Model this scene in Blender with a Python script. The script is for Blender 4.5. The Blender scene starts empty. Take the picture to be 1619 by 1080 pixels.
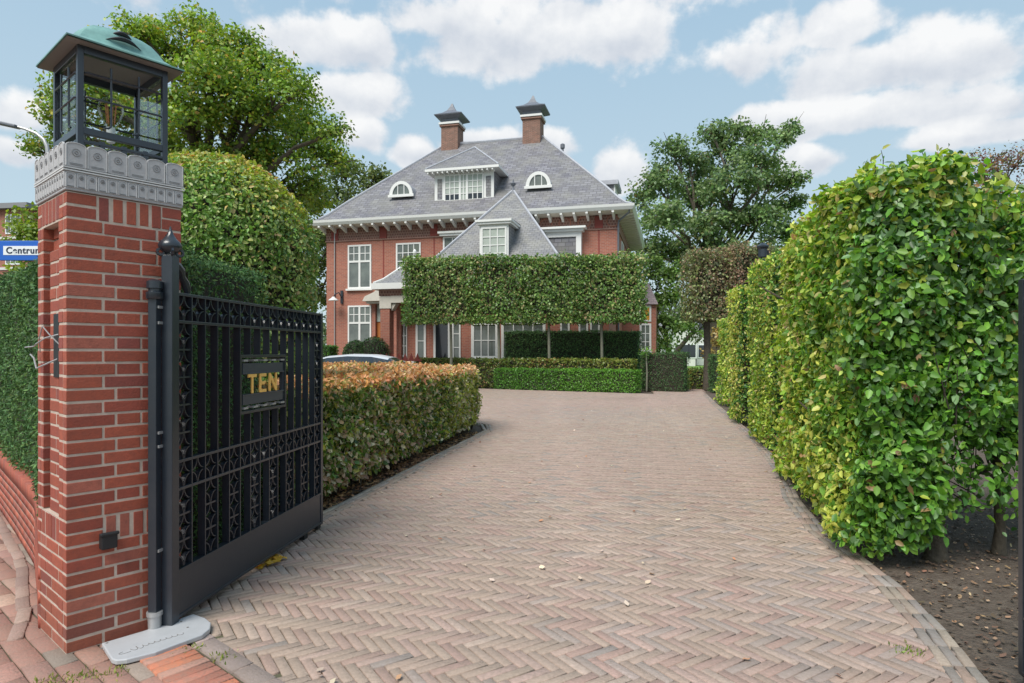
import bpy, math, random
import numpy as np
from mathutils import Vector, Matrix
# ------------------------------------------------------------------ camera, world, sun, exposure
sc = bpy.context.scene
C = sc.collection
F, H = 1010.0, 1.43           # focal length in photo pixels, eye height (m)
cam_d = bpy.data.cameras.new('camera'); cam = bpy.data.objects.new('camera', cam_d); C.objects.link(cam)
cam.location = (0, 0, H); cam.rotation_euler = (math.pi/2, 0, 0)
cam_d.sensor_width = 36; cam_d.lens = 36*F/1619; cam_d.shift_y = 17/1619; cam_d.clip_end = 2000; cam_d.clip_start = .05
sc.camera = cam
sc.view_settings.view_transform = 'Standard'; sc.view_settings.look = 'None'; sc.view_settings.gamma = 1
sc.view_settings.exposure = 0.90
SUN = Vector((-.36, -.56, .90)).normalized()
sun_d = bpy.data.lights.new('sun', 'SUN'); sun_d.energy = 2.3; sun_d.angle = math.radians(32); sun_d.color = (1, .955, .88)
sun = bpy.data.objects.new('sun', sun_d); C.objects.link(sun)
sun.rotation_euler = SUN.to_track_quat('Z', 'Y').to_euler(); sun.location = (-20, -20, 30)

def pang(px, py):
    x, z = (px-810)/F, (557-py)/F
    return math.atan2(x, 1), math.atan2(z, math.hypot(x, 1))
world = bpy.data.worlds.new('World'); sc.world = world; world.use_nodes = True
def make_world():
    nt = world.node_tree; N = nt.nodes; L = nt.links; N.clear()
    out = N.new('ShaderNodeOutputWorld'); bg = N.new('ShaderNodeBackground'); bg.inputs[1].default_value = .15
    sky = N.new('ShaderNodeTexSky'); sky.sky_type = 'NISHITA'; sky.sun_disc = False
    sky.sun_elevation = math.asin(SUN.z); sky.sun_rotation = math.atan2(SUN.x, SUN.y) % (2*math.pi)
    sky.air_density = 1.0; sky.dust_density = 1.2; sky.ozone_density = 1.0
    def M(op, a, b=None, c=None, clamp=False):
        n = N.new('ShaderNodeMath'); n.operation = op; n.use_clamp = clamp
        for i, v in enumerate((a, b, c)):
            if v is None: continue
            if isinstance(v, (int, float)): n.inputs[i].default_value = v
            else: L.new(v, n.inputs[i])
        return n.outputs[0]
    tc = N.new('ShaderNodeTexCoord'); sp = N.new('ShaderNodeSeparateXYZ'); L.new(tc.outputs['Generated'], sp.inputs[0])
    x, y, z = sp.outputs
    az = M('ARCTAN2', x, y); hyp = M('SQRT', M('ADD', M('MULTIPLY', x, x), M('MULTIPLY', y, y)))
    el = M('ARCTAN2', z, hyp)
    cb = N.new('ShaderNodeCombineXYZ'); L.new(az, cb.inputs[0]); L.new(el, cb.inputs[1])
    def noise(scale, detail, rough, off=(0, 0, 0), sy=1.15):
        mp = N.new('ShaderNodeMapping'); L.new(cb.outputs[0], mp.inputs[0]); mp.inputs['Location'].default_value = off; mp.inputs['Scale'].default_value = (1, sy, 1)
        n = N.new('ShaderNodeTexNoise'); L.new(mp.outputs[0], n.inputs[0]); n.inputs['Scale'].default_value = scale
        n.inputs['Detail'].default_value = detail; n.inputs['Roughness'].default_value = rough; return n.outputs[0]
    n1 = noise(8, 8, .56); n1b = noise(8, 8, .56, (0.006, -.018, 0)); n2 = noise(4, 4, .5, (3, 1, 0))
    blobs = [(500,68,95,34),(575,66,48,30),(545,152,78,26),(565,215,38,24),(715,28,110,36),(850,62,200,46),(990,52,60,36),(1165,95,80,34),
             (1345,46,60,28),(1400,100,165,36),(1560,85,120,50),(1570,165,90,30),(1340,188,165,26),(1200,186,70,16),(985,272,42,28),
             (770,225,62,20),(880,228,40,22),(655,242,30,18),(25,182,62,32),(20,238,60,22),(1290,252,60,20),(1520,215,120,18),(830,-60,500,60),(160,-90,300,60)]
    dens = None; vert = None
    for px, py, rx, ry in blobs:
        a0, e0 = pang(px, py); ra = 1.35*rx/F*math.cos(a0)**1.6; re = 1.6*ry/F*math.cos(a0)
        dx = M('MULTIPLY', M('SUBTRACT', az, a0), 1/ra)
        dy = M('MULTIPLY', M('SUBTRACT', el, e0), 1/re)
        dym = M('MULTIPLY', M('MINIMUM', dy, 0), 1.25)           # flatter bases
        dy2 = M('ADD', M('MAXIMUM', dy, 0), dym)
        d = M('SUBTRACT', 1.0, M('SQRT', M('ADD', M('MULTIPLY', dx, dx), M('MULTIPLY', dy2, dy2))))
        w = M('MULTIPLY', dy, M('MAXIMUM', d, 0))
        dens = d if dens is None else M('MAXIMUM', dens, d)
        vert = w if vert is None else M('ADD', vert, w)
    # behind the viewer: loose generic cloud
    back = M('MULTIPLY', M('SUBTRACT', n2, .5), 2.2)
    isback = M('LESS_THAN', y, .25)
    dens = M('ADD', M('MULTIPLY', dens, M('SUBTRACT', 1, isback)), M('MULTIPLY', back, isback))
    f = M('ADD', M('ADD', dens, -.01), M('MULTIPLY', M('SUBTRACT', n1, .5), 2.7))
    mr = N.new('ShaderNodeMapRange'); mr.interpolation_type = 'SMOOTHSTEP'; L.new(f, mr.inputs[0]); mr.inputs[1].default_value = .0; mr.inputs[2].default_value = .42
    cov = M('MULTIPLY', mr.outputs[0], .93)
    lit = M('ADD', M('MULTIPLY', M('SUBTRACT', n1, n1b), 2.4), M('ADD', M('MULTIPLY', vert, 1.6), .52), clamp=True)
    cr = N.new('ShaderNodeMix'); cr.data_type = 'RGBA'; L.new(lit, cr.inputs[0])
    cr.inputs[6].default_value = (2.35, 2.5, 2.75, 1); cr.inputs[7].default_value = (3.5, 3.5, 3.5, 1)
    # pale the blue towards the horizon like the photo
    hz = N.new('ShaderNodeMapRange'); L.new(el, hz.inputs[0]); hz.inputs[1].default_value = 0; hz.inputs[2].default_value = .62
    base = N.new('ShaderNodeMix'); base.data_type = 'RGBA'; L.new(hz.outputs[0], base.inputs[0])
    base.inputs[6].default_value = (2.15, 2.62, 2.8, 1); base.inputs[7].default_value = (1.22, 1.90, 2.55, 1)
    m0 = N.new('ShaderNodeMix'); m0.data_type = 'RGBA'; m0.inputs[0].default_value = .95; L.new(sky.outputs[0], m0.inputs[6]); L.new(base.outputs[2], m0.inputs[7])
    mx = N.new('ShaderNodeMix'); mx.data_type = 'RGBA'; L.new(cov, mx.inputs[0]); L.new(m0.outputs[2], mx.inputs[6]); L.new(cr.outputs[2], mx.inputs[7])
    L.new(mx.outputs[2], bg.inputs[0]); L.new(bg.outputs[0], out.inputs[0])
make_world()
sc.cycles.max_bounces = 8; sc.cycles.transparent_max_bounces = 12
rng = np.random.default_rng(7); random.seed(7)

# ------------------------------------------------------------------ materials
def mat(name, base, rough=.7, metal=0, spec=.5, noise=None, bump=None, attr=False, brick=None, transl=0, emit=None):
    """noise=(scale, amount, rgb2) mottling in object space; brick=(w,h,mortar,c2,mortar_c) on metric uv"""
    m = bpy.data.materials.new(name); m.use_nodes = True; nt = m.node_tree; N = nt.nodes; L = nt.links
    b = N['Principled BSDF']; b.inputs['Roughness'].default_value = rough; b.inputs['Metallic'].default_value = metal
    b.inputs['Specular IOR Level'].default_value = spec
    col = None
    if brick:
        w, h, mo, c2, mc = brick
        uv = N.new('ShaderNodeUVMap'); t = N.new('ShaderNodeTexBrick'); L.new(uv.outputs[0], t.inputs[0])
        t.inputs['Scale'].default_value = 1; t.inputs['Brick Width'].default_value = w; t.inputs['Row Height'].default_value = h
        t.inputs['Mortar Size'].default_value = mo; t.inputs['Color1'].default_value = (*base, 1); t.inputs['Color2'].default_value = (*c2, 1)
        t.inputs['Mortar'].default_value = (*mc, 1); t.inputs['Mortar Smooth'].default_value = .2; t.inputs['Bias'].default_value = 0
        col = t.outputs[0]
        bm_ = N.new('ShaderNodeBump'); bm_.inputs['Strength'].default_value = .35; bm_.inputs['Distance'].default_value = .01; bm_.invert = True
        L.new(t.outputs['Fac'], bm_.inputs['Height']); L.new(bm_.outputs[0], b.inputs['Normal'])
    elif attr:
        a = N.new('ShaderNodeAttribute'); a.attribute_name = 'Col'; col = a.outputs[0]
    if noise:
        s, amt, c2 = noise
        tc = N.new('ShaderNodeTexCoord'); n = N.new('ShaderNodeTexNoise'); L.new(tc.outputs['Object'], n.inputs[0])
        n.inputs['Scale'].default_value = s; n.inputs['Detail'].default_value = 8; n.inputs['Roughness'].default_value = .65
        r = N.new('ShaderNodeMapRange'); L.new(n.outputs[0], r.inputs[0]); r.inputs[1].default_value = .35; r.inputs[2].default_value = .68; r.inputs[4].default_value = amt
        mx = N.new('ShaderNodeMix'); mx.data_type = 'RGBA'; L.new(r.outputs[0], mx.inputs[0])
        if col: L.new(col, mx.inputs[6])
        else: mx.inputs[6].default_value = (*base, 1)
        mx.inputs[7].default_value = (*c2, 1); col = mx.outputs[2]
    if col: L.new(col, b.inputs['Base Color'])
    else: b.inputs['Base Color'].default_value = (*base, 1)
    if bump:
        s, st, di = bump
        tc = N.new('ShaderNodeTexCoord'); n = N.new('ShaderNodeTexNoise'); L.new(tc.outputs['Object'], n.inputs[0]); n.inputs['Scale'].default_value = s; n.inputs['Detail'].default_value = 6
        bm_ = N.new('ShaderNodeBump'); bm_.inputs['Strength'].default_value = st; bm_.inputs['Distance'].default_value = di
        L.new(n.outputs[0], bm_.inputs['Height']); L.new(bm_.outputs[0], b.inputs['Normal'])
    if transl:
        tr = N.new('ShaderNodeBsdfTranslucent'); ms = N.new('ShaderNodeMixShader'); ms.inputs[0].default_value = transl
        hs = N.new('ShaderNodeHueSaturation'); hs.inputs['Value'].default_value = 1.5; hs.inputs['Saturation'].default_value = 1.1
        L.new(col, hs.inputs['Color']); L.new(hs.outputs[0], tr.inputs[0])
        L.new(b.outputs[0], ms.inputs[1]); L.new(tr.outputs[0], ms.inputs[2]); L.new(ms.outputs[0], N['Material Output'].inputs[0])
    if emit:
        b.inputs['Emission Color'].default_value = (*emit[0], 1); b.inputs['Emission Strength'].default_value = emit[1]
    return m
def glass_mat(name, tint=(.975, .985, .985)):
    m = bpy.data.materials.new(name); m.use_nodes = True; nt = m.node_tree; N = nt.nodes; L = nt.links
    N.remove(N['Principled BSDF']); g = N.new('ShaderNodeBsdfGlossy'); g.inputs['Roughness'].default_value = .02
    t = N.new('ShaderNodeBsdfTransparent'); t.inputs[0].default_value = (*tint, 1)
    lw = N.new('ShaderNodeLayerWeight'); lw.inputs[0].default_value = .16
    ms = N.new('ShaderNodeMixShader'); mm = N.new('ShaderNodeMath'); mm.operation = 'MULTIPLY'; mm.inputs[1].default_value = .45; L.new(lw.outputs['Fresnel'], mm.inputs[0]); L.new(mm.outputs[0], ms.inputs[0]); L.new(t.outputs[0], ms.inputs[1]); L.new(g.outputs[0], ms.inputs[2])
    L.new(ms.outputs[0], N['Material Output'].inputs[0]); return m
M = dict(
    leaf=mat('leaf', (.1, .2, .04), .42, spec=.5, attr=True, transl=.32),
    needle=mat('needle', (.05, .1, .03), .55, spec=.3, attr=True, transl=.12),
    litter=mat('dry_leaf', (.3, .2, .1), .7, attr=True),
    bark=mat('bark', (.11, .09, .065), .9, noise=(9, .8, (.05, .045, .035)), bump=(25, .8, .03)),
    twig=mat('twig', (.045, .035, .025), .9, noise=(30, .7, (.02, .02, .014))),
    mossbark=mat('grey_bark', (.20, .19, .15), .9, noise=(12, .8, (.12, .13, .08))),
    brickface=mat('brick_face', (.4, .12, .07), .75, attr=True, noise=(32, .42, (.13, .045, .035)), bump=(110, .8, .003)),
    mortar=mat('mortar', (.54, .445, .375), .95, noise=(14, .7, (.34, .27, .22)), bump=(200, .6, .002)),
    paver=mat('paving_brick', (.3, .2, .17), .78, attr=True, noise=(45, .55, (.21, .165, .13)), bump=(90, 1, .004)),
    joint=mat('joint_sand', (.10, .082, .06), .98, noise=(5, .8, (.085, .10, .045)), bump=(90, .8, .004)),
    soil=mat('soil', (.085, .062, .046), .98, noise=(16, .9, (.17, .135, .105)), bump=(60, 1, .03)),
    earth=mat('earth', (.12, .12, .07), .95, noise=(2, .8, (.07, .10, .035))),
    lawn=mat('lawn', (.12, .26, .03), .95, noise=(6, .7, (.18, .28, .05))),
    stone=mat('cap_stone', (.44, .435, .445), .8, noise=(22, .55, (.33, .32, .33)), bump=(60, .4, .004)),
    stonelight=mat('carved_edge', (.60, .60, .60), .8, noise=(30, .5, (.48, .48, .49))),
    ironpanel=mat('grey_iron', (.045, .055, .07), .4, bump=(40, .1, .003)),
    iron=mat('black_iron', (.016, .023, .034), .30, spec=.65, noise=(12, .6, (.030, .035, .042)), bump=(40, .12, .003)),
    irondark=mat('matt_iron', (.012, .013, .015), .6),
    copper=mat('patina_copper', (.19, .37, .34), .6, noise=(7, .85, (.09, .18, .18)), bump=(14, .4, .008)),
    soffit=mat('soffit_copper', (.22, .20, .185), .6),
    gold=mat('gilt', (.95, .56, .15), .35, metal=.15),
    plate=mat('galvanised_plate', (.50, .51, .53), .55, metal=.25, noise=(14, .5, (.40, .41, .42))),
    engrave=mat('engraving', (.16, .15, .14), .8),
    zinc=mat('zinc', (.42, .42, .42), .45, metal=.5),
    wall=mat('villa_brick', (.40, .135, .085), .85, brick=(.22, .075, .009, (.29, .095, .065), (.36, .24, .19)), noise=(1.2, .3, (.37, .15, .105))),
    frieze=mat('frieze_brick', (.22, .085, .065), .85, brick=(.14, .14, .03, (.13, .055, .05), (.33, .20, .16)), noise=(6, .5, (.17, .085, .065))),
    redpanel=mat('red_panel', (.22, .04, .03), .7),
    slate=mat('slate', (.24, .235, .265), .55, spec=.3, brick=(.36, .20, .018, (.135, .13, .155), (.075, .075, .09)), noise=(1.1, .6, (.24, .235, .20))),
    slate2=mat('wing_slate', (.25, .25, .265), .55, spec=.3, brick=(.25, .15, .016, (.175, .175, .195), (.10, .10, .115)), noise=(1.8, .45, (.33, .32, .26))),
    lead=mat('lead', (.42, .43, .47), .5, noise=(5, .6, (.28, .29, .32))),
    white=mat('white_paint', (.74, .74, .72), .45, noise=(3, .25, (.64, .64, .61))),
    cream=mat('cream_soffit', (.66, .62, .54), .6, noise=(3, .3, (.56, .52, .44))),
    sandstone=mat('sandstone', (.60, .56, .49), .8, noise=(8, .5, (.48, .45, .40))),
    pane=mat('window_glass', (.10, .115, .105), .06, spec=.8, noise=(1.3, .8, (.20, .225, .20))),
    curtain=mat('curtain', (.42, .47, .42), .5, spec=.6, noise=(3, .6, (.30, .34, .30))),
    darkpane=mat('dark_glass', (.02, .025, .03), .05, spec=.8),
    amber=mat('amber_blind', (.65, .30, .02), .5), wood=mat('door_wood', (.42, .14, .03), .45, noise=(6, .5, (.30, .09, .02))),
    chimbrick=mat('chimney_brick', (.30, .13, .09), .9, brick=(.22, .0625, .01, (.16, .08, .06), (.33, .25, .2)), noise=(4, .6, (.15, .09, .07))),
    hat=mat('slate_hat', (.15, .16, .19), .5, noise=(5, .5, (.10, .11, .13))),
    carpaint=mat('silver_paint', (.70, .72, .75), .28, metal=.35), rubber=mat('rubber', (.02, .02, .02), .8),
    carglass=mat('car_glass', (.02, .025, .03), .04, spec=.9), chrome=mat('alloy', (.6, .6, .62), .25, metal=.9),
    blue=mat('sign_blue', (.015, .12, .52), .4), signwhite=mat('sign_white', (.80, .82, .84), .4), signtext=mat('sign_text', (.02, .03, .06), .5),
    extroof=mat('brown_slate', (.30, .23, .23), .6, brick=(.25, .15, .014, (.24, .18, .185), (.15, .12, .12))),
    render=mat('white_render', (.66, .66, .64), .8, noise=(1, .3, (.56, .56, .55))), greyroof=mat('grey_roof', (.22, .22, .23), .7),
    glass=glass_mat('lantern_glass'), bulb=glass_mat('bulb_glass', (.97, .95, .9)), filament=mat('filament', (.55, .22, .08), .5),
    asphalt=mat('asphalt', (.09, .09, .09), .9, noise=(20, .4, (.06, .06, .06))), edging=mat('edging_stone', (.33, .30, .25), .9, attr=True, noise=(20, .4, (.24, .21, .17))),
)

# ------------------------------------------------------------------ builders
def tag(o, label=None, cat=None, group=None, kind=None):
    if label: o['label'] = label
    if cat: o['category'] = cat
    if group: o['group'] = group
    if kind: o['kind'] = kind
    return o
def empty(name, loc=(0, 0, 0), rz=0, label=None, cat=None, group=None):
    o = bpy.data.objects.new(name, None); C.objects.link(o); o.location = loc; o.rotation_euler = (0, 0, rz); o.empty_display_size = .2
    return tag(o, label, cat, group)
def copy_tree(o, parent=None):
    c = o.copy(); C.objects.link(c)
    if parent: c.parent = parent
    for ch in list(o.children): copy_tree(ch, c)
    return c
def link(me, name, parent=None, mats=()):
    for m in mats: me.materials.append(m)
    o = bpy.data.objects.new(name, me); C.objects.link(o)
    if parent: o.parent = parent
    return o
class MB:
    def __init__(s): s.v = []; s.f = []; s.mi = []; s.T = None
    def add(s, vs, fs, mi=0):
        b = len(s.v)
        s.v += [tuple(v) for v in vs]; s.f += [tuple(b+i for i in f) for f in fs]; s.mi += [mi]*len(fs); return s
    def box(s, x0, x1, y0, y1, z0, z1, mi=0):
        vs = [(x, y, z) for z in (z0, z1) for y in (y0, y1) for x in (x0, x1)]
        return s.add(vs, [(0, 2, 3, 1), (4, 5, 7, 6), (0, 1, 5, 4), (2, 6, 7, 3), (0, 4, 6, 2), (1, 3, 7, 5)], mi)
    def prism(s, pts, ax, a0, a1, mi=0):
        """2d outline pts extruded along axis ax ('y': pts are x,z ; 'z': pts are x,y ; 'x': y,z)"""
        def P(p, a): return {'y': (p[0], a, p[1]), 'z': (p[0], p[1], a), 'x': (a, p[0], p[1])}[ax]
        n = len(pts); vs = [P(p, a0) for p in pts]+[P(p, a1) for p in pts]
        fs = [tuple(range(n))[::-1], tuple(range(n, 2*n))]+[(i, (i+1) % n, n+(i+1) % n, n+i) for i in range(n)]
        return s.add(vs, fs, mi)
    def bar(s, a, b, w, h=None, mi=0, up=(0, 0, 1)):
        a, b = Vector(a), Vector(b); d = (b-a).normalized(); h = h or w
        u = Vector(up)
        if abs(d.dot(u)) > .95: u = Vector((1, 0, 0))
        x = d.cross(u).normalized(); y = x.cross(d)
        vs = [p+x*sx*w/2+y*sy*h/2 for p in (a, b) for sx, sy in ((-1, -1), (1, -1), (1, 1), (-1, 1))]
        return s.add(vs, [(0, 1, 2, 3), (7, 6, 5, 4), (0, 4, 5, 1), (1, 5, 6, 2), (2, 6, 7, 3), (3, 7, 4, 0)], mi)
    def tube(s, pts, r, n=6, mi=0, cap=True):
        pts = [Vector(p) for p in pts]; k = len(pts)
        rs = r if isinstance(r, (list, tuple)) else [r]*k
        vs = []; px = None
        for i, p in enumerate(pts):
            d = (pts[min(i+1, k-1)]-pts[max(i-1, 0)])
            d = d.normalized() if d.length > 1e-9 else Vector((0, 0, 1))
            if px is None: px = d.orthogonal().normalized()
            px = (px-d*px.dot(d)).normalized(); py = d.cross(px)
            vs += [p+(px*math.cos(t)+py*math.sin(t))*rs[i] for t in [2*math.pi*j/n for j in range(n)]]
        fs = [(i*n+j, i*n+(j+1) % n, (i+1)*n+(j+1) % n, (i+1)*n+j) for i in range(k-1) for j in range(n)]
        if cap: fs += [tuple(range(n))[::-1], tuple(range((k-1)*n, k*n))]
        return s.add(vs, fs, mi)
    def lathe(s, prof, c=(0, 0), n=16, mi=0):
        vs = [(c[0]+r*math.cos(2*math.pi*j/n), c[1]+r*math.sin(2*math.pi*j/n), z) for r, z in prof for j in range(n)]
        k = len(prof)
        fs = [(i*n+j, i*n+(j+1) % n, (i+1)*n+(j+1) % n, (i+1)*n+j) for i in range(k-1) for j in range(n)]
        fs += [tuple(range(n))[::-1], tuple(range((k-1)*n, k*n))]
        return s.add(vs, fs, mi)
    def rings(s, rs, mi=0, cap=(True, True)):
        """loft of equal-length closed rings"""
        n = len(rs[0]); vs = [p for r in rs for p in r]
        fs = [(i*n+j, i*n+(j+1) % n, (i+1)*n+(j+1) % n, (i+1)*n+j) for i in range(len(rs)-1) for j in range(n)]
        if cap[0]: fs.append(tuple(range(n))[::-1])
        if cap[1]: fs.append(tuple(range((len(rs)-1)*n, len(rs)*n)))
        return s.add(vs, fs, mi)
    def build(s, name, mats, parent=None, smooth=False, bevel=0):
        if not isinstance(mats, (list, tuple)): mats = [mats]
        me = bpy.data.meshes.new(name); me.from_pydata(s.v, [], s.f)
        me.polygons.foreach_set('material_index', s.mi)
        uv = me.uv_layers.new(name='UVMap'); data = np.zeros(len(me.loops)*2); vco = np.array(s.v)
        for p in me.polygons:
            n = p.normal
            t = Vector((0, 0, 1)).cross(n)
            t = t.normalized() if t.length > 1e-3 else Vector((1, 0, 0))
            if abs(t.x) > abs(t.y) and t.x < 0 or abs(t.y) >= abs(t.x) and t.y < 0: t = -t
            w = n.cross(t)
            if w.z < 0: w = -w
            for li in p.loop_indices:
                co = vco[me.loops[li].vertex_index]
                data[2*li] = co[0]*t.x+co[1]*t.y+co[2]*t.z; data[2*li+1] = co[0]*w.x+co[1]*w.y+co[2]*w.z
        uv.data.foreach_set('uv', data)
        if smooth: me.polygons.foreach_set('use_smooth', [True]*len(me.polygons))
        me.update()
        o = link(me, name, parent, mats)
        if bevel:
            b = o.modifiers.new('b', 'BEVEL'); b.width = bevel; b.segments = 2; b.limit_method = 'ANGLE'
        if smooth:
            try: me.set_sharp_from_angle(angle=math.radians(40))
            except Exception: pass
        return o
def inst(name, tv, tf, pos, R, scale, col, mats, parent=None, smooth=False):
    """one mesh of n copies of a small template; tf all quads"""
    tv = np.asarray(tv, float); tf = np.asarray(tf, int); n = len(pos); k = len(tv)
    P = tv[None]*scale[:, None, :]                       # n,k,3
    P = np.einsum('nij,nkj->nki', R, P)+pos[:, None, :]
    me = bpy.data.meshes.new(name); me.vertices.add(n*k); me.vertices.foreach_set('co', P.reshape(-1))
    Q = (tf[None]+(np.arange(n)*k)[:, None, None]).reshape(-1, 4)
    me.loops.add(Q.size); me.loops.foreach_set('vertex_index', Q.reshape(-1))
    me.polygons.add(len(Q)); me.polygons.foreach_set('loop_start', np.arange(len(Q))*4)
    if smooth: me.polygons.foreach_set('use_smooth', np.ones(len(Q), bool))
    me.update(calc_edges=True)
    ca = me.color_attributes.new('Col', 'FLOAT_COLOR', 'POINT')
    cc = np.ones((n, k, 4)); cc[:, :, :3] = col[:, None, :]
    ca.data.foreach_set('color', cc.reshape(-1))
    return link(me, name, parent, mats)
def vn(p, f, seed):
    r = np.random.default_rng(seed); o = np.zeros(len(p))
    for i in range(7):
        k = r.normal(size=3); k /= np.linalg.norm(k); k *= f*r.uniform(.6, 1.7)
        o += np.sin(p@k+r.uniform(0, 6.28))
    return o/3.2
LEAF6 = ([(0, 0, 0), (.30, .27, .07), (.72, .21, .03), (1, 0, -.10), (.72, -.21, .03), (.30, -.27, .07)], [(0, 1, 2, 3), (0, 3, 4, 5)])
LEAF4 = ([(0, 0, 0), (.45, .34, .06), (1, 0, -.06), (.45, -.34, .06)], [(0, 1, 2, 3)])
NEED = ([(0, 0, 0), (.5, .16, .03), (1, 0, 0), (.5, -.16, .03)], [(0, 1, 2, 3)])
def orient(n, spread=.6, droop=.5, r=rng):
    """frames from outward normals: column0 leaf axis, column2 leaf normal"""
    m = len(n); nn = n+r.normal(size=(m, 3))*spread; nn /= np.linalg.norm(nn, axis=1)[:, None]
    a = r.normal(size=(m, 3)); a[:, 2] -= droop
    a -= nn*(a*nn).sum(1)[:, None]; a /= np.linalg.norm(a, axis=1)[:, None]
    b = np.cross(nn, a); return np.stack([a, b, nn], axis=2)
def palette(p, pal, seed, f=1.2, jit=.22, r=rng, hue=.05):
    """pick leaf colours: weights wander from patch to patch"""
    m = len(p); cols = np.array([c for c, w in pal]); W = np.array([w for c, w in pal])
    s = np.stack([np.log(w+1e-9)+1.1*vn(p, f, seed+i*13) for i, w in enumerate(W)], 1)+r.gumbel(size=(m, len(W)))*.8
    c = cols[s.argmax(1)]
    return c*np.exp(r.normal(size=(m, 1))*jit)*(1+r.normal(size=(m, 3))*hue)
def leaves(name, p, n, size, pal, parent, tmpl=LEAF6, m='leaf', spread=.6, droop=.5, seed=1, f=1.2, col=None):
    R = orient(n, spread, droop); s = size*rng.uniform(.65, 1.3, len(p))
    c = palette(p, pal, seed, f) if col is None else col
    return inst(name, tmpl[0], tmpl[1], p, R, np.stack([s, s, s], 1), np.clip(c, .004, .9), [M[m]], parent)
CAMP = np.array([0, 0, H])
def poly_in(poly, x, y):
    inside = np.zeros(len(x), bool); j = len(poly)-1
    for i in range(len(poly)):
        xi, yi = poly[i]; xj, yj = poly[j]
        c = ((yi > y) != (yj > y)) & (x < (xj-xi)*(y-yi)/((yj-yi) if yj != yi else 1e-9)+xi)
        inside ^= c; j = i
    return inside
def inset(poly, d):
    a = sum(poly[i][0]*poly[(i+1) % len(poly)][1]-poly[(i+1) % len(poly)][0]*poly[i][1] for i in range(len(poly)))
    sg = 1 if a > 0 else -1; out = []
    n = len(poly)
    for i in range(n):
        p0, p1, p2 = [Vector(poly[(i+k) % n]) for k in (-1, 0, 1)]
        e1 = (p1-p0).normalized(); e2 = (p2-p1).normalized()
        n1 = Vector((-e1.y, e1.x))*sg; n2 = Vector((-e2.y, e2.x))*sg
        b = n1+n2; b = b/max(.35, b.length_squared)*2
        out.append(tuple(p1+b*d))
    return out
def shell(poly, z0, z1, dens, depth=.18, amp=.05, seed=3, fz=None, topd=1.0, back=.3):
    """sample points + normals on the sides and top of a clipped hedge, z1 may be f(x,y)"""
    a = sum(poly[i][0]*poly[(i+1) % len(poly)][1]-poly[(i+1) % len(poly)][0]*poly[i][1] for i in range(len(poly)))
    sg = 1 if a > 0 else -1
    zf = z1 if callable(z1) else (lambda x, y: np.full_like(x, z1))
    P, Nn = [], []
    for i in range(len(poly)):
        p0, p1 = np.array(poly[i]), np.array(poly[(i+1) % len(poly)]); e = p1-p0; L_ = np.hypot(*e)
        if L_ < 1e-3: continue
        nr = np.array([e[1], -e[0]])/L_*sg; mid = (p0+p1)/2
        face = -(mid-CAMP[:2])@nr
        w = 1 if face > -.3 else back
        zt = float(zf(np.array([mid[0]]), np.array([mid[1]]))[0])
        m = int(L_*(zt-z0)*dens*w)
        t = rng.random(m); z = z0+(rng.random(m))*(zf(p0[0]+e[0]*t, p0[1]+e[1]*t)-z0)
        q = np.stack([p0[0]+e[0]*t, p0[1]+e[1]*t, z], 1); nv = np.tile([nr[0], nr[1], .15], (m, 1))
        P.append(q); Nn.append(nv)
    xs = [p[0] for p in poly]; ys = [p[1] for p in poly]
    A = (max(xs)-min(xs))*(max(ys)-min(ys)); m = int(A*dens*topd)
    x = rng.uniform(min(xs), max(xs), m); y = rng.uniform(min(ys), max(ys), m); k = poly_in(poly, x, y); x, y = x[k], y[k]
    P.append(np.stack([x, y, zf(x, y)], 1)); Nn.append(np.tile([0, 0, 1.], (len(x), 1)))
    P = np.concatenate(P); Nn = np.concatenate(Nn)
    d = amp*vn(P, 7, seed)+amp*.7*vn(P, 19, seed+5)-depth*rng.random(len(P))**1.6
    P = P+Nn*d[:, None]
    return P, Nn
def core(poly, z0, z1, d, parent, m='twig'):
    q = inset(poly, d); zt = z1(np.array([q[0][0]]), np.array([q[0][1]]))[0] if callable(z1) else z1
    mb = MB(); n = len(q)
    zz = [(z1(np.array([p[0]]), np.array([p[1]]))[0] if callable(z1) else z1)-d*.8 for p in q]
    vs = [(p[0], p[1], z0) for p in q]+[(p[0], p[1], z) for p, z in zip(q, zz)]
    mb.add(vs, [tuple(range(n)), tuple(range(n, 2*n))]+[(i, (i+1) % n, n+(i+1) % n, n+i) for i in range(n)])
    return mb.build('branches', M[m], parent)
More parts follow.
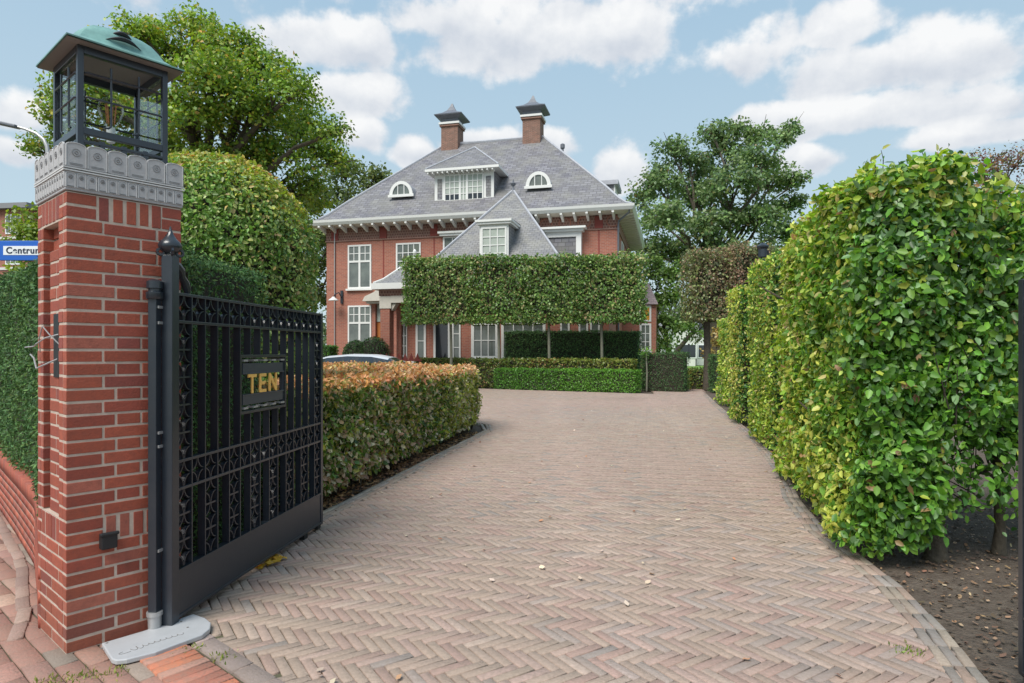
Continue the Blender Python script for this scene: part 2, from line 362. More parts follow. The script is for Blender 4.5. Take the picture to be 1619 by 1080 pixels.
def hedge(name, label, poly, z0, z1, dens, size, pal, depth=.18, amp=.05, tmpl=LEAF6, m='leaf', seed=1, f=1.2, spread=.85, corein=.16,
          z0c=None, topd=1., cat='hedge', group=None, stems=0, colfn=None, back=.3, droop=.5, facecol=None):
    cx, cy = sum(p[0] for p in poly)/len(poly), sum(p[1] for p in poly)/len(poly)
    t = empty(name, (0, 0, 0), 0, label, cat, group)
    P, Nn = shell(poly, z0, z1, dens, depth, amp, seed, topd=topd, back=back)
    col = colfn(P) if colfn else None
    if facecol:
        col = palette(P, facecol[0], seed, f); q = palette(P, facecol[1], seed+3, f); k = (Nn[:, 0] < -.5) & (rng.random(len(P)) < .85) | (Nn[:, 2] > .9); col[k] = q[k]  # faces other than left and top keep the darker palette, shade put into leaf colour
    leaves('foliage', P, Nn, size, pal, t, tmpl, m, spread, droop, seed, f, col)
    if corein: core(poly, (z0 if z0c is None else z0c), z1, corein, t)
    if stems:
        q = inset(poly, .12)
        for i in range(stems):
            mb = MB()
            k = rng.integers(len(q)); t_ = rng.random(); a, b = q[k], q[(k+1) % len(q)]
            x, y = a[0]+(b[0]-a[0])*t_, a[1]+(b[1]-a[1])*t_
            mb.tube([(x, y, 0), (x+rng.normal()*.03, y+rng.normal()*.03, .25), (x+rng.normal()*.06, y+rng.normal()*.06, .6)], [.012, .009, .006], 5); mb.build('stem', M['bark'], t)
    rebase(t, (cx, cy, 0)); return t
def rebase(t, loc):
    """move an empty to its thing's base, leaving its parts where they are"""
    d = Vector(loc)-t.location
    t.location = loc
    for ch in t.children:
        ch.data.transform(Matrix.Translation(-d)) if ch.type == 'MESH' and ch.data.users == 1 else None
        for g in ch.children:
            if g.type == 'MESH' and g.data.users == 1: g.data.transform(Matrix.Translation(-d))
BRV = [(-.5, -.5, -1), (.5, -.5, -1), (.5, .5, -1), (-.5, .5, -1)]
def brick_template(L_, W_, ch=.0035, hgt=.03):
    """chamfered block centred on its plan, top at 0"""
    l, w = L_/2, W_/2
    v = [(-l, -w, -hgt), (l, -w, -hgt), (l, w, -hgt), (-l, w, -hgt), (-l, -w, -ch), (l, -w, -ch), (l, w, -ch), (-l, w, -ch),
         (-l+ch, -w+ch, 0), (l-ch, -w+ch, 0), (l-ch, w-ch, 0), (-l+ch, w-ch, 0)]
    f = [(8, 9, 10, 11)]+[(4+i, 4+(i+1) % 4, 8+(i+1) % 4, 8+i) for i in range(4)]+[(i, (i+1) % 4, 4+(i+1) % 4, 4+i) for i in range(4)]
    return v, f
def rotz(a):
    c, s = np.cos(a), np.sin(a); R = np.zeros((len(a), 3, 3)); R[:, 0, 0] = c; R[:, 0, 1] = -s; R[:, 1, 0] = s; R[:, 1, 1] = c; R[:, 2, 2] = 1; return R
def at(px, py, D): return ((px-810)/F*D, D, H+(557-py)/F*D)

# ------------------------------------------------------------------ ground, paving
def flat(name, poly, z, m, kind='structure'):
    me = bpy.data.meshes.new(name); me.from_pydata([(x, y, z) for x, y in poly], [], [tuple(range(len(poly)))]); me.update()
    return tag(link(me, name, None, [M[m]]), kind=kind)
flat('ground', [(-500, -100), (500, -100), (500, 900), (-500, 900)], -.05, 'earth')
flat('soil_bed', [(-9, -2), (12, -2), (12, 34), (-9, 34)], -.03, 'soil')
W = np.array([.757, -.653]); U = np.array([.653, .757]); TH0 = np.array([-1.60, 3.15])   # opening line of the gateway
DRIVE = [tuple(TH0-W*.55), (-1.93, 3.9), (-1.86, 4.6), (-1.66, 5.62), (-.44, 11.75), (-.55, 12.7), (-1.2, 13.3), (-5.2, 15.4), (-12, 18), (-12, 31), (-7, 30.3), (-3.2, 27.5),
         (-1.2, 25.2), (4.9, 22.0), (5.2, 24.0), (6.9, 24.2), (7.2, 29), (7.8, 29), (7.5, 25), (6.6, 21.6), (5.6, 17.4), (4.6, 12.9), (3.95, 10.1), (3.3, 7.7), (2.78, 6.2), (2.50, 5.1), (2.44, 4.5), (2.36, 3.9),
         (2.22, 3.3), (2.0, 2.7), (1.8, 1.6), (1.6, .4), tuple(TH0+W*4.2)]
flat('driveway_bed', DRIVE, -.012, 'joint')
def herring():
    L_, Wd = .204, .051; n = 4; a0 = math.radians(33); tv, tf = brick_template(L_-.0048, Wd-.0048, .0022)
    P, A = [], []
    R = 640
    k = np.arange(-R, R); m = np.arange(-90, 90); K, Mm = np.meshgrid(k, m); K = K.ravel(); Mm = Mm.ravel()
    hx = (K+Mm*n+n/2)*Wd; hy = (K-Mm*n+.5)*Wd; vx = (K+Mm*n-.5)*Wd; vy = (K-Mm*n+n/2)*Wd
    x = np.concatenate([hx, vx]); y = np.concatenate([hy, vy]); a = np.concatenate([np.zeros(len(hx)), np.full(len(vx), math.pi/2)])
    y = -y; c, s = math.cos(a0), math.sin(a0); X = x*c-y*s+0; Y = x*s+y*c+14
    keep = poly_in(inset(DRIVE, .07), X, Y) & (Y < 30) & (Y > .5); X, Y, a = X[keep], Y[keep], a[keep]+a0
    far = Y > 12
    pos = np.stack([X+rng.normal(size=len(X))*.0008, Y+rng.normal(size=len(X))*.0008, rng.normal(size=len(X))*.001+.0012*vn(np.stack([X, Y, X*0], 1), 1.5, 5)], 1)
    pal = [((.42, .29, .252), 5), ((.39, .29, .235), 3.0), ((.33, .275, .255), 1.6), ((.37, .235, .205), 2.4), ((.26, .24, .235), .6), ((.45, .345, .29), 1.2)]
    col = palette(pos, pal, 90, .9, .07, hue=.008)
    col = col*.74+col.mean(0)*.26
    blotch = np.clip(.5+.5*vn(pos, .55, 33), 0, 1)[:, None]; col = col*(1-.25*blotch)+np.array([.34, .30, .20])*.25*blotch
    moss = np.clip(vn(pos, 1.7, 77)-.9, 0, 1)[:, None]; col = col*(1-.35*moss)+np.array([.25, .25, .12])*.35*moss
    trk = np.exp(-((pos[:, 0]-.35-.05*pos[:, 1])/.28)**2)+np.exp(-((pos[:, 0]-1.85-.12*pos[:, 1])/.28)**2); col = col*(1+.07*trk[:, None])
    stain = np.clip(vn(pos, 1.1, 99)-1.0, 0, 1)[:, None]; col = col*(1-.25*stain)
    Rm = rotz(a+rng.normal(size=len(a))*.006)
    tilt = rng.normal(size=(len(a), 2))*.004; T = np.tile(np.eye(3), (len(a), 1, 1)); T[:, 2, 0] = tilt[:, 0]; T[:, 2, 1] = tilt[:, 1]*1.5
    Rm = np.einsum('nij,njk->nik', T, Rm)
    o = inst('driveway', tv, tf, pos, Rm, np.ones((len(pos), 3)), col, [M['paver']]); return tag(o, kind='structure')
herring()
def course(name, pts, L_, Wd, pal, z=.0, along=True, mname='paver', jitter=.002, kind='structure', hgt=.05):
    """a row of blocks following a polyline, long side along it or across it"""
    tv, tf = brick_template(L_-.006, Wd-.006, .004, hgt); P, A = [], []; step = L_ if along else Wd; carry = 0
    for i in range(len(pts)-1):
        a, b = np.array(pts[i]), np.array(pts[i+1]); d = np.hypot(*(b-a)); e = (b-a)/d; s = carry
        while s < d: P.append(a+e*s); A.append(math.atan2(e[1], e[0])+(0 if along else math.pi/2)); s += step
        carry = s-d
    P = np.array(P); A = np.array(A); pos = np.column_stack([P+rng.normal(size=P.shape)*jitter, np.full(len(P), z)+rng.normal(size=len(P))*.0015])
    return tag(inst(name, tv, tf, pos, rotz(A+rng.normal(size=len(A))*.01), np.ones((len(P), 3)), palette(pos, pal, len(P)+int(abs(z)*1e4), 9, .09, hue=.008), [M[mname]]), kind=kind)
GP = [((.33, .27, .22), 3), ((.27, .24, .22), 2), ((.36, .26, .21), 2)]
course('left_edging', [(-1.90, 4.3), (-1.70, 5.58), (-.485, 11.7), (-.60, 12.66), (-1.25, 13.25), (-5.2, 15.35)], .30, .06, [((.40, .35, .29), 1), ((.34, .30, .25), 1)], .004)
for k in range(2):
    course('left_edging', [(a_+.056+.052*k, b_-.01) for a_, b_ in ((-1.90, 4.3), (-1.70, 5.58), (-.485, 11.7), (-.56, 12.66))], .204, .051, GP, .0075)
for k in range(3):
    off = .03+.052*k
    q = [(2.02, 2.6), (2.24, 3.3), (2.385, 3.9), (2.465, 4.5), (2.52, 5.1), (2.8, 6.2), (3.32, 7.7), (3.97, 10.1), (4.62, 12.9), (5.62, 17.4), (6.6, 21.6)]
    course('right_edging', [(a-off, b+off*.1) for a, b in q], .204, .051, GP, .0075)
for k in range(2):
    course('far_edging', [(-1.1, 25.05-.06-.052*k), (4.85, 21.9-.06-.052*k)], .204, .051, GP, .001)
# threshold of the gateway: orange ribbed bricks on edge, then a row of larger grey blocks
RP = [((.50, .17, .09), 2), ((.42, .16, .11), 2), ((.46, .24, .18), 1)]
a = TH0-W*.02-U*.125; b = a+W*4
course('threshold_bricks', [tuple(a), tuple(b)], .215, .058, RP, .012, along=False, jitter=.001)
a = TH0-W*.05+U*.06; b = a+W*4.1
course('threshold_blocks', [tuple(a), tuple(b)], .20, .11, [((.28, .22, .20), 1), ((.33, .25, .23), 1)], .002)
# street side pavement
def street():
    sw = [tuple(TH0+W*4.2-U*.24), tuple(TH0-U*.24), (-1.66, 3.12), (-1.70, 3.45), (-2.05, 3.6), (-2.45, 3.5), (-2.65, 3.75), (-3.1, 4.35), (-3.8, 5.1), (-4.9, 6.25), (-9, 10.4), (-14, 7), (-6, -1), (2.5, -1)]
    flat('pavement_bed', sw, -.010, 'joint')
    tv, tf = brick_template(.205, .098, .005); X, Y = [], []
    xs = np.arange(-60, 60); ys = np.arange(-90, 90); K, J = np.meshgrid(xs, ys); x = (K+.5*(J % 2)).ravel()*.211; y = J.ravel()*.104
    ca, sa = W; PX = x*ca-y*sa-3; PY = x*sa+y*ca+2.8
    keep = poly_in(sw, PX, PY); PX, PY = PX[keep], PY[keep]
    pos = np.stack([PX, PY, rng.normal(size=len(PX))*.002+.002*vn(np.stack([PX, PY, PX*0], 1), 2, 4)+.001], 1)
    col = palette(pos, [((.36, .19, .15), 3), ((.31, .17, .14), 2), ((.30, .24, .20), 2), ((.42, .27, .21), 1)], 44, 1.5, .12, hue=.01)
    ang = np.full(len(PX), math.atan2(sa, ca))+rng.normal(size=len(PX))*.02
    tag(inst('pavement', tv, tf, pos, rotz(ang), np.ones((len(pos), 3)), col, [M['paver']]), kind='structure')
    course('pavement_kerb', [(-2.53, 3.27), (-2.655, 3.47), (-2.835, 3.70), (-3.25, 4.24), (-3.94, 4.98), (-5.03, 6.12), (-9, 10.15)], .22, .07, [((.36, .25, .21), 1), ((.30, .20, .17), 1)], .008)
street()
flat('lawn', [(7.2, 29.5), (40, 29.5), (40, 70), (2, 70), (2, 44), (7.2, 44)], -.02, 'lawn')

def litter(name, n, fn, size, pal, label=None, seed=5, lift=.004):
    r = np.random.default_rng(seed); x, y = fn(n, r); z = np.full(len(x), lift)+r.random(len(x))*.008
    P = np.stack([x, y, z], 1); nn = np.tile([0, 0, 1.], (len(x), 1)); R = orient(nn, .28, 0)
    s = size*r.uniform(.4, 1.25, len(x))
    tv = [(-.5, -.1, 0), (-.2, -.42, .06), (.3, -.30, .0), (.55, .05, .12), (.25, .35, .02), (-.3, .3, .10)]
    return tag(inst(name, tv, [(0, 1, 2, 3), (0, 3, 4, 5)], P, R, np.stack([s, s*.75, s*1.2], 1), palette(P, pal, seed, 2, .2), [M['litter']]), label, None, None, 'stuff')
LP_ = [((.50, .36, .22), 3), ((.42, .22, .10), 2), ((.62, .52, .38), 2), ((.20, .11, .06), 2)]
def on_drive(n, r):
    y = 2.6+r.random(n)**1.4*14; x = r.uniform(-2, 4, n); k = poly_in(DRIVE, x, y); return x[k], y[k]
litter('fallen_leaves', 190, on_drive, .042, [((.60, .48, .36), 3), ((.45, .25, .14), 1.5), ((.25, .12, .07), 1)], 'small pale fallen leaves scattered over the brick driveway', 5, .008)
litter('soil_litter', 5200, lambda n, r: (r.uniform(1.6, 5.5, n), 1.8+r.random(n)*4.2), .034, [((.30, .18, .10), 3), ((.45, .32, .2), 1.2), ((.14, .09, .06), 3), ((.1, .07, .05), 3)],
       'brown fallen leaves covering the soil below the large hornbeam hedge', 6, -.02)
litter('hedge_litter', 1500, lambda n, r: (lambda t: (-1.75+1.2*t-r.random(n)*.3, 5.4+6.1*t))(r.random(n)), .05, [((.35, .18, .09), 3), ((.45, .27, .12), 2), ((.16, .09, .05), 3)],
       'brown leaf litter along the stone edging under the beech hedge', 8, -.015)
litter('kerb_litter', 130, lambda n, r: (lambda t: (-2.45-t*2.3-r.random(n)**2*.9, 2.75+t*2.5-r.random(n)*.7))(r.random(n)), .065, LP_, 'dry leaves lying on the red pavement left of the pillar', 9, .012)
litter('orange_leaf_pile', 16, lambda n, r: (-1.62+r.normal(size=n)*.05, 4.35+r.normal(size=n)*.07), .07, [((.62, .34, .03), 3), ((.45, .2, .04), 1)], 'little heap of orange leaves under the open gate', 10, .012)
# grass tufts in joints near the threshold
def weeds():
    r = np.random.default_rng(3); cs = [(-1.78, 2.86), (-1.90, 2.80), (-1.35, 2.98), (-3.1, 3.6), (-2.0, 2.75), (-1.55, 3.05), (-2.9, 3.1), (1.9, 3.05)]
    P = np.concatenate([np.array([[x, y, 0]])+np.column_stack([r.normal(size=(45, 2))*.035, np.zeros(45)]) for x, y in cs])
    nn = r.normal(size=(len(P), 3)); nn[:, 2] *= .3; nn /= np.linalg.norm(nn, axis=1)[:, None]
    a = np.tile([0, 0, 1.], (len(P), 1))+r.normal(size=(len(P), 3))*.5; a -= nn*(a*nn).sum(1)[:, None]; a /= np.linalg.norm(a, axis=1)[:, None]
    R = np.stack([a, np.cross(nn, a), nn], 2); s = r.uniform(.012, .03, len(P))
    tag(inst('grass_tufts', NEED[0], NEED[1], P, R, np.stack([s]*3, 1), palette(P, [((.20, .28, .05), 1), ((.32, .33, .10), 1)], 3), [M['leaf']]), 'tiny green weeds in the brick joints near the threshold', None, None, 'stuff')
weeds()

# ------------------------------------------------------------------ gate pillar
PANG = math.atan2(.757, .653)      # pillar local +x runs along the gateway-facing side (into the drive), +y to the street back
def pillar():
    o = empty('brick_pillar', (-2.105, 3.015, 0), PANG, 'red brick gate pillar with a carved grey stone cap beside the open iron gate', 'gate pillar')
    A, B, HT = .52, .49, 2.194; ch = HT/35
    core_ = MB()
    rx = [(.14, .40, .62, 2.02)]   # recess in the street face: along y .14-.40, z range
    # street face is x=0 plane (spans y 0..B), drive face is y=0 plane (spans x 0..A)
    core_.box(.055, A-.0022, .0022, B-.0022, 0, HT); core_.box(.0022, .055, .0022, .118, 0, HT); core_.box(.0022, .055, .3935, B-.0022, 0, HT)
    core_.box(.0022, .055, .118, .3935, 0, .628); core_.box(.0022, .055, .118, .3935, 2.065, HT); core_.box(.0202, .0549, .118, .340, .628, 1.94)
    core_.build('mortar_bed', M['mortar'], o)
    P, S, R, Cc = [], [], [], []; r = random.Random(2)
    def br(x0, x1, y0, y1, z0, z1):
        P.append(((x0+x1)/2, (y0+y1)/2, (z0+z1)/2)); S.append((x1-x0, y1-y0, z1-z0))
    j = .0108; sol = {0: 33, 1: 8}
    for c in range(35):
        z0, z1 = c*ch+j/2, (c+1)*ch-j/2
        # corner block of each course wraps both faces
        if c % 2 == 0: lx, ly = .19, .115
        else: lx, ly = .15, .115
        def run(face, a0, a1, cuts):
            e = [a0]+cuts+[a1]
            for k in range(len(e)-1):
                s0, s1 = e[k]+(j/2 if k else 0), e[k+1]-(j/2 if k < len(e)-2 else 0)
                if face == 'd': br(s0, s1, 0, .05, z0, z1)
                elif face == 'b': br(s0, s1, B-.05, B, z0, z1)
                elif face == 'r': br(A-.05, A, s0, s1, z0, z1)
                else: br(0, .05, s0, s1, z0, z1)
        sold = c in (33, 34) or c in (8, 9)
        if sold: dc = None
        else: run('d', 0, A, [.21, .325] if c % 2 else [.155, .40]); 
        if c % 2: run('b', 0, A, [.155, .40]); run('r', .05+j/2, B-.05-j/2, [.2])
        else: run('b', 0, A, [.21, .42]); run('r', .05+j/2, B-.05-j/2, [.3])
        if c <= 7: run('s', .05+j/2, B-.05-j/2, [.13, .34] if c % 2 else [.24])
        elif sold: pass
        else:
            run('s', .05+j/2, .118, []); run('s', .39, B-.05-j/2, [])
        if 10 <= c <= 30:
            for s0, s1 in (([.118, .232], [.244, .340]) if c % 2 else ([.118, .176], [.188, .340])): br(.018, .07, s0, s1, z0, z1)
            br(.044, .07, .346, .384, z0, z1)
        if c in (31, 32): br(.044, .07, .124, .25, z0, z1); br(.044, .07, .262, .384, z0, z1)
    for base in (33, 8):
        z0, z1 = base*ch+j/2, (base+2)*ch-j/2; zm = (base+1)*ch
        # drive face: stretchers at the ends and standing bricks between
        for a0, a1 in (((0, .125), (.425, A)) if base == 33 else ((0, .155), (.40, A))):
            br(a0, a1, 0, .05, z0, zm-j/2); br(a0, a1, 0, .05, zm+j/2, z1)
        k0, k1 = (.125, .425) if base == 33 else (.155, .40); n = 5 if base == 33 else 4; w = (k1-k0)/n
        for i in range(n): br(k0+i*w+.012, k0+(i+1)*w-.005, 0, .05, z0, z1)
        for a0, a1 in ((.05+j/2, .11), (.42, B-.05-j/2)):
            br(0, .05, a0, a1, z0, zm-j/2); br(0, .05, a0, a1, zm+j/2, z1)
        n = 5; w = .31/n
        for i in range(n): br(0, .05, .11+i*w+.006, .11+(i+1)*w-.005, z0, z1)
    P = np.array(P); S = np.array(S); n = len(P)
    # chamfered cube template in unit size is distorted by scale, so chamfer is built per brick
    V = []; base = np.array([(sx, sy, sz) for sz in (-1, 1) for sy in (-1, 1) for sx in (-1, 1)], float)
    mb = MB(); cols = []
    FB = [(0, 2, 3, 1), (4, 5, 7, 6), (0, 1, 5, 4), (2, 6, 7, 3), (0, 4, 6, 2), (1, 3, 7, 5)]
    for i in range(n):
        jt = np.array([r.uniform(-.0015, .0015) for _ in range(3)])
        mb.add([P[i]+jt+b_*S[i]/2 for b_ in base], FB)
        k = r.random(); c_ = (.37, .086, .047) if k < .5 else (.32, .070, .043) if k < .8 else (.27, .065, .05) if k < .92 else (.40, .12, .08)
        g = .9+r.random()*.25
        zz = P[i][2]; wet = max(0, 1-zz/.45)*.25       # damp, mossy foot
        c_ = [c_[q]*.92*g*(1-wet)+(.16, .13, .08)[q]*wet for q in range(3)]
        cols += [(*c_, 1)]*8
    ob = mb.build('brickwork', M['brickface'], o)
    ca = ob.data.color_attributes.new('Col', 'FLOAT_COLOR', 'POINT'); ca.data.foreach_set('color', np.array(cols).reshape(-1))
    b = ob.modifiers.new('b', 'BEVEL'); b.width = .0022; b.segments = 1
    # dark slot, power box, loose cable
    s = MB(); s.box(.012, .0179, .165, .255, 1.306, 1.62); s.build('intercom_slot', M['irondark'], o)
    s = MB(); pts = [(.02, .17, 1.52), (-.03, .22, 1.50), (-.05, .30, 1.47), (-.04, .38, 1.46), (-.06, .46, 1.455)]
    s.tube(pts, .0035, 5); s.tube([(.02, .19, 1.40), (-.03, .22, 1.37), (-.05, .29, 1.35), (-.04, .38, 1.40), (-.04, .45, 1.42)], .004, 5)
    s.tube([(.02, .16, 1.46), (-.02, .2, 1.52), (-.03, .27, 1.56), (-.03, .33, 1.50), (-.01, .40, 1.43)], .003, 5); s.build('cable', M['zinc'], o, smooth=True)
    s = MB(); s.box(.135, .205, -.045, 0, .47, .545); s.box(.128, .212, -.05, -.03, .535, .552); s.build('power_box', M['irondark'], o, bevel=.006)
    # stone cap
    zc = HT+.004; e = .006
    cp = MB(); cp.box(-e, A+e, -e, B+e, zc, zc+.10); cp.box(-e+.003, A+e-.003, -e+.003, B+e-.003, zc+.10, zc+.213)
    cap = cp.build('cap_stone', M['stone'], o, bevel=.004)
    tiles = MB(); mold = MB(); ros = MB()
    def arch(x0, x1, z0, z1, n=8):
        w = x1-x0; rr = w/2; k_ = .40; pts = [(x0, z0), (x0, z1-rr*k_)]
        pts += [(x0+rr-rr*math.cos(t), z1-rr*k_+rr*k_*math.sin(t)) for t in [math.pi*k/n for k in range(1, n)]]
        return pts+[(x1, z1-rr*k_), (x1, z0)]
    def face(n, z0, z1, thick, side, light):
        Ls = A+2*e if side in 'db' else B+2*e; w = Ls/n
        for i in range(n):
            a0, a1 = -e+i*w, -e+(i+1)*w; g = .0009
            P2 = arch(a0+g, a1-g, z0, z1)
            if side == 'd': tiles.prism(P2, 'y', -e-thick, -e+.002)
            elif side == 'b': tiles.prism(P2, 'y', B+e-.002, B+e+thick)
            elif side == 's': tiles.prism(P2, 'x', -e-thick, -e+.002)
            else: tiles.prism(P2, 'x', A+e-.002, A+e+thick)
            def W3(p, off=thick+.001):
                return {'d': (p[0], -e-off, p[1]), 'b': (p[0], B+e+off, p[1]), 's': (-e-off, p[0], p[1]), 'r': (A+e+off, p[0], p[1])}[side]
            if side in 'ds':
                P3 = arch(a0+g+.003, a1-g-.003, z0+.003, z1-.003)
                mold.tube([W3(p) for p in P3], .0015 if light else .0018, 4, cap=False)
                cx = (a0+a1)/2; cz = z1-w*.55
                rad = w*.20
                ros.tube([W3((cx+rad*math.cos(t), cz+rad*math.sin(t))) for t in [2*math.pi*k/10 for k in range(11)]], .0016, 4, cap=False)
                ros.tube([W3((cx+rad*.4*math.cos(t), cz+rad*.4*math.sin(t))) for t in [2*math.pi*k/8 for k in range(9)]], .0022, 4, cap=False)
                for q in (.12, .19): ros.tube([W3((a0+w*.2, z0+q*w)), W3((a1-w*.2, z0+q*w))], .0012, 4)
    for side in 'dsbr':
        face(6, zc+.112, zc+.230, .0045, side, False); face(12, zc+.012, zc+.088, .003, side, True)
    tl = tiles.build('arched_tile', M['stone'], cap, bevel=.002); mold.build('arch_moulding', M['stonelight'], cap); ros.build('rosette', M['greyroof'], cap)
    rl = MB()
    for z in (.094, .106): rl.bar((-e-.006, -e-.004, zc+z), (A+e+.006, -e-.004, zc+z), .008, .006); rl.bar((-e-.004, -e-.006, zc+z), (-e-.004, B+e+.006, zc+z), .008, .006)
    rl.build('string_moulding', M['stonelight'], cap)
    fill = MB(); fill.box(.012, A-.012, .012, B-.012, zc+.213, zc+.219); fill.build('cap_bed', M['stone'], o)
pillar()

# ------------------------------------------------------------------ lantern
def lantern():
    o = empty('gate_lantern', (-2.16, 3.44, 2.42), PANG, 'large black framed glass lantern with a green copper roof on the pillar', 'lantern')
    r = .196; z0, z1 = .098, .545
    fr = MB()
    for sx in (-1, 1):
        for sy in (-1, 1):
            x, y = sx*r, sy*r
            fr.box(x-.0135, x+.0135, y-.0135, y+.0135, -.02, z1)
            for k in range(14): # rivets
                z = .08+k*.033
                fr.lathe([(.0001, 0), (.003, 0), (.003, .002), (.0001, .003)], (x, y), 5) if False else None
    for z, h in ((z0+.012, .034), (z0-.04, .014), (z1-.028, .05)):
        for s in (-1, 1):
            fr.box(-r+.0135, r-.0135, s*r-.014, s*r+.014, z-h/2, z+h/2); fr.box(s*r-.014, s*r+.014, -r+.0135, r-.0135, z-h/2, z+h/2)
    for s in (-1, 1):
        for k in (-.1, 0, .1): fr.box(k-.012, k+.012, s*r-.012, s*r+.012, -.03, z0-.045+.02); fr.box(s*r-.012, s*r+.012, k-.012, k+.012, -.03, z0-.025)
    fr.build('frame', M['iron'], o, bevel=.002)
    gr = MB()
    for s in (-1, 1):
        for ax in (0, 1):
            def P(u, z, off=.012): return (u, s*(r+off), z) if ax else (s*(r+off), u, z)
            zb, zt = z0+.05, z1-.09
            for u in (-.062, .066): gr.tube([P(u*1.0+(.0 if z > zb+.03 else 0), z) for z in (zt, zb+.03)]+[P(u, zb+.012), P(u-.012 if u < 0 else u-.012, zb), P(u-.03, zb-.003)], .0055, 5)
            for z in (zb+.13, zb+.25):
                gr.tube([P(-r+.018, z+.0, .004), P(-r+.03, z, .014), P(r-.03, z, .014), P(r-.018, z, .004)], .0055, 5)
    gr.build('glazing_bar', M['iron'], o, smooth=True)
    for s in (-1, 1):
        g = MB(); g.box(-r+.0135, r-.0135, s*(r-.004)-.0015, s*(r-.004)+.0015, z0+.03, z1-.054); g.build('pane', M['glass'], o)
        g = MB(); g.box(s*(r-.004)-.0015, s*(r-.004)+.0015, -r+.0135, r-.0135, z0+.03, z1-.054); g.build('pane', M['glass'], o)
    # copper roof with an ogee profile and eyebrow vents
    rf = MB(); R0 = .272; prof = [(R0+.0, z1-.010), (R0, z1-.003), (R0*.82, z1+.018), (R0*.73, z1+.040), (R0*.68, z1+.078), (R0*.60, z1+.116), (R0*.47, z1+.146), (R0*.31, z1+.168), (R0*.14, z1+.181), (.012, z1+.185)]
    def sq(rr, z, k):   # square that rounds off towards the crown
        pts = []
        for q in range(32):
            t = 2*math.pi*q/32+math.pi/4; c_, s_ = math.cos(t), math.sin(t); m_ = max(abs(c_), abs(s_)); sr = rr*((1-k)/m_+k*1.12)
            pts.append((c_*sr, s_*sr, z))
        return pts
    rf.rings([sq(rr, z, (0, 0, 0, .1, .3, .45, .55, .6, .6, .6)[i]) for i, (rr, z) in enumerate(prof)])
    roof = rf.build('roof', M['copper'], o, smooth=True)
    so = MB(); so.rings([sq(R0-.004, z1-.016, 0), sq(r+.0, z1-.016, 0)], cap=(False, True)); so.build('soffit', M['soffit'], roof)
    so = MB()
    for k, (zv, hw) in enumerate(((z1+.058, .085), (z1+.098, .06))):
        for fx, fy in ((0, -1),):
            rr = R0*(.72 if k == 0 else .61); pts = []
            for q in range(9):
                u = -hw+2*hw*q/8; hh = .022*math.cos(math.pi*(q/8-.5)); d = rr+.016*math.cos(math.pi*(q/8-.5))-.004
                pts.append(((u if fx == 0 else fx*d), (u if fy == 0 else fy*d), zv+hh))
            so = MB(); so.tube(pts, [.001, .004, .008, .011, .012, .011, .008, .004, .001], 6); so.build('vent_slot', M['irondark'], roof, smooth=True)

    bl = MB(); bl.lathe([(.02, z0+.04), (.022, z0+.11), (.02, z0+.12)], n=12); bl.build('lamp_holder', M['white'], o, smooth=True)
    b2 = MB(); b2.lathe([(.019, z0+.12), (.026, z0+.14), (.052, z0+.18), (.062, z0+.215), (.055, z0+.25), (.035, z0+.272), (.004, z0+.28)], n=20); bb = b2.build('bulb', M['bulb'], o, smooth=True)
    b3 = MB()
    for k in range(7): b3.tube([(.018*math.cos(k*.9), .018*math.sin(k*.9), z0+.14), (.026*math.cos(k*.9), .026*math.sin(k*.9), z0+.245)], .0022, 5)
    b3.build('filament', M['filament'], bb)
lantern()

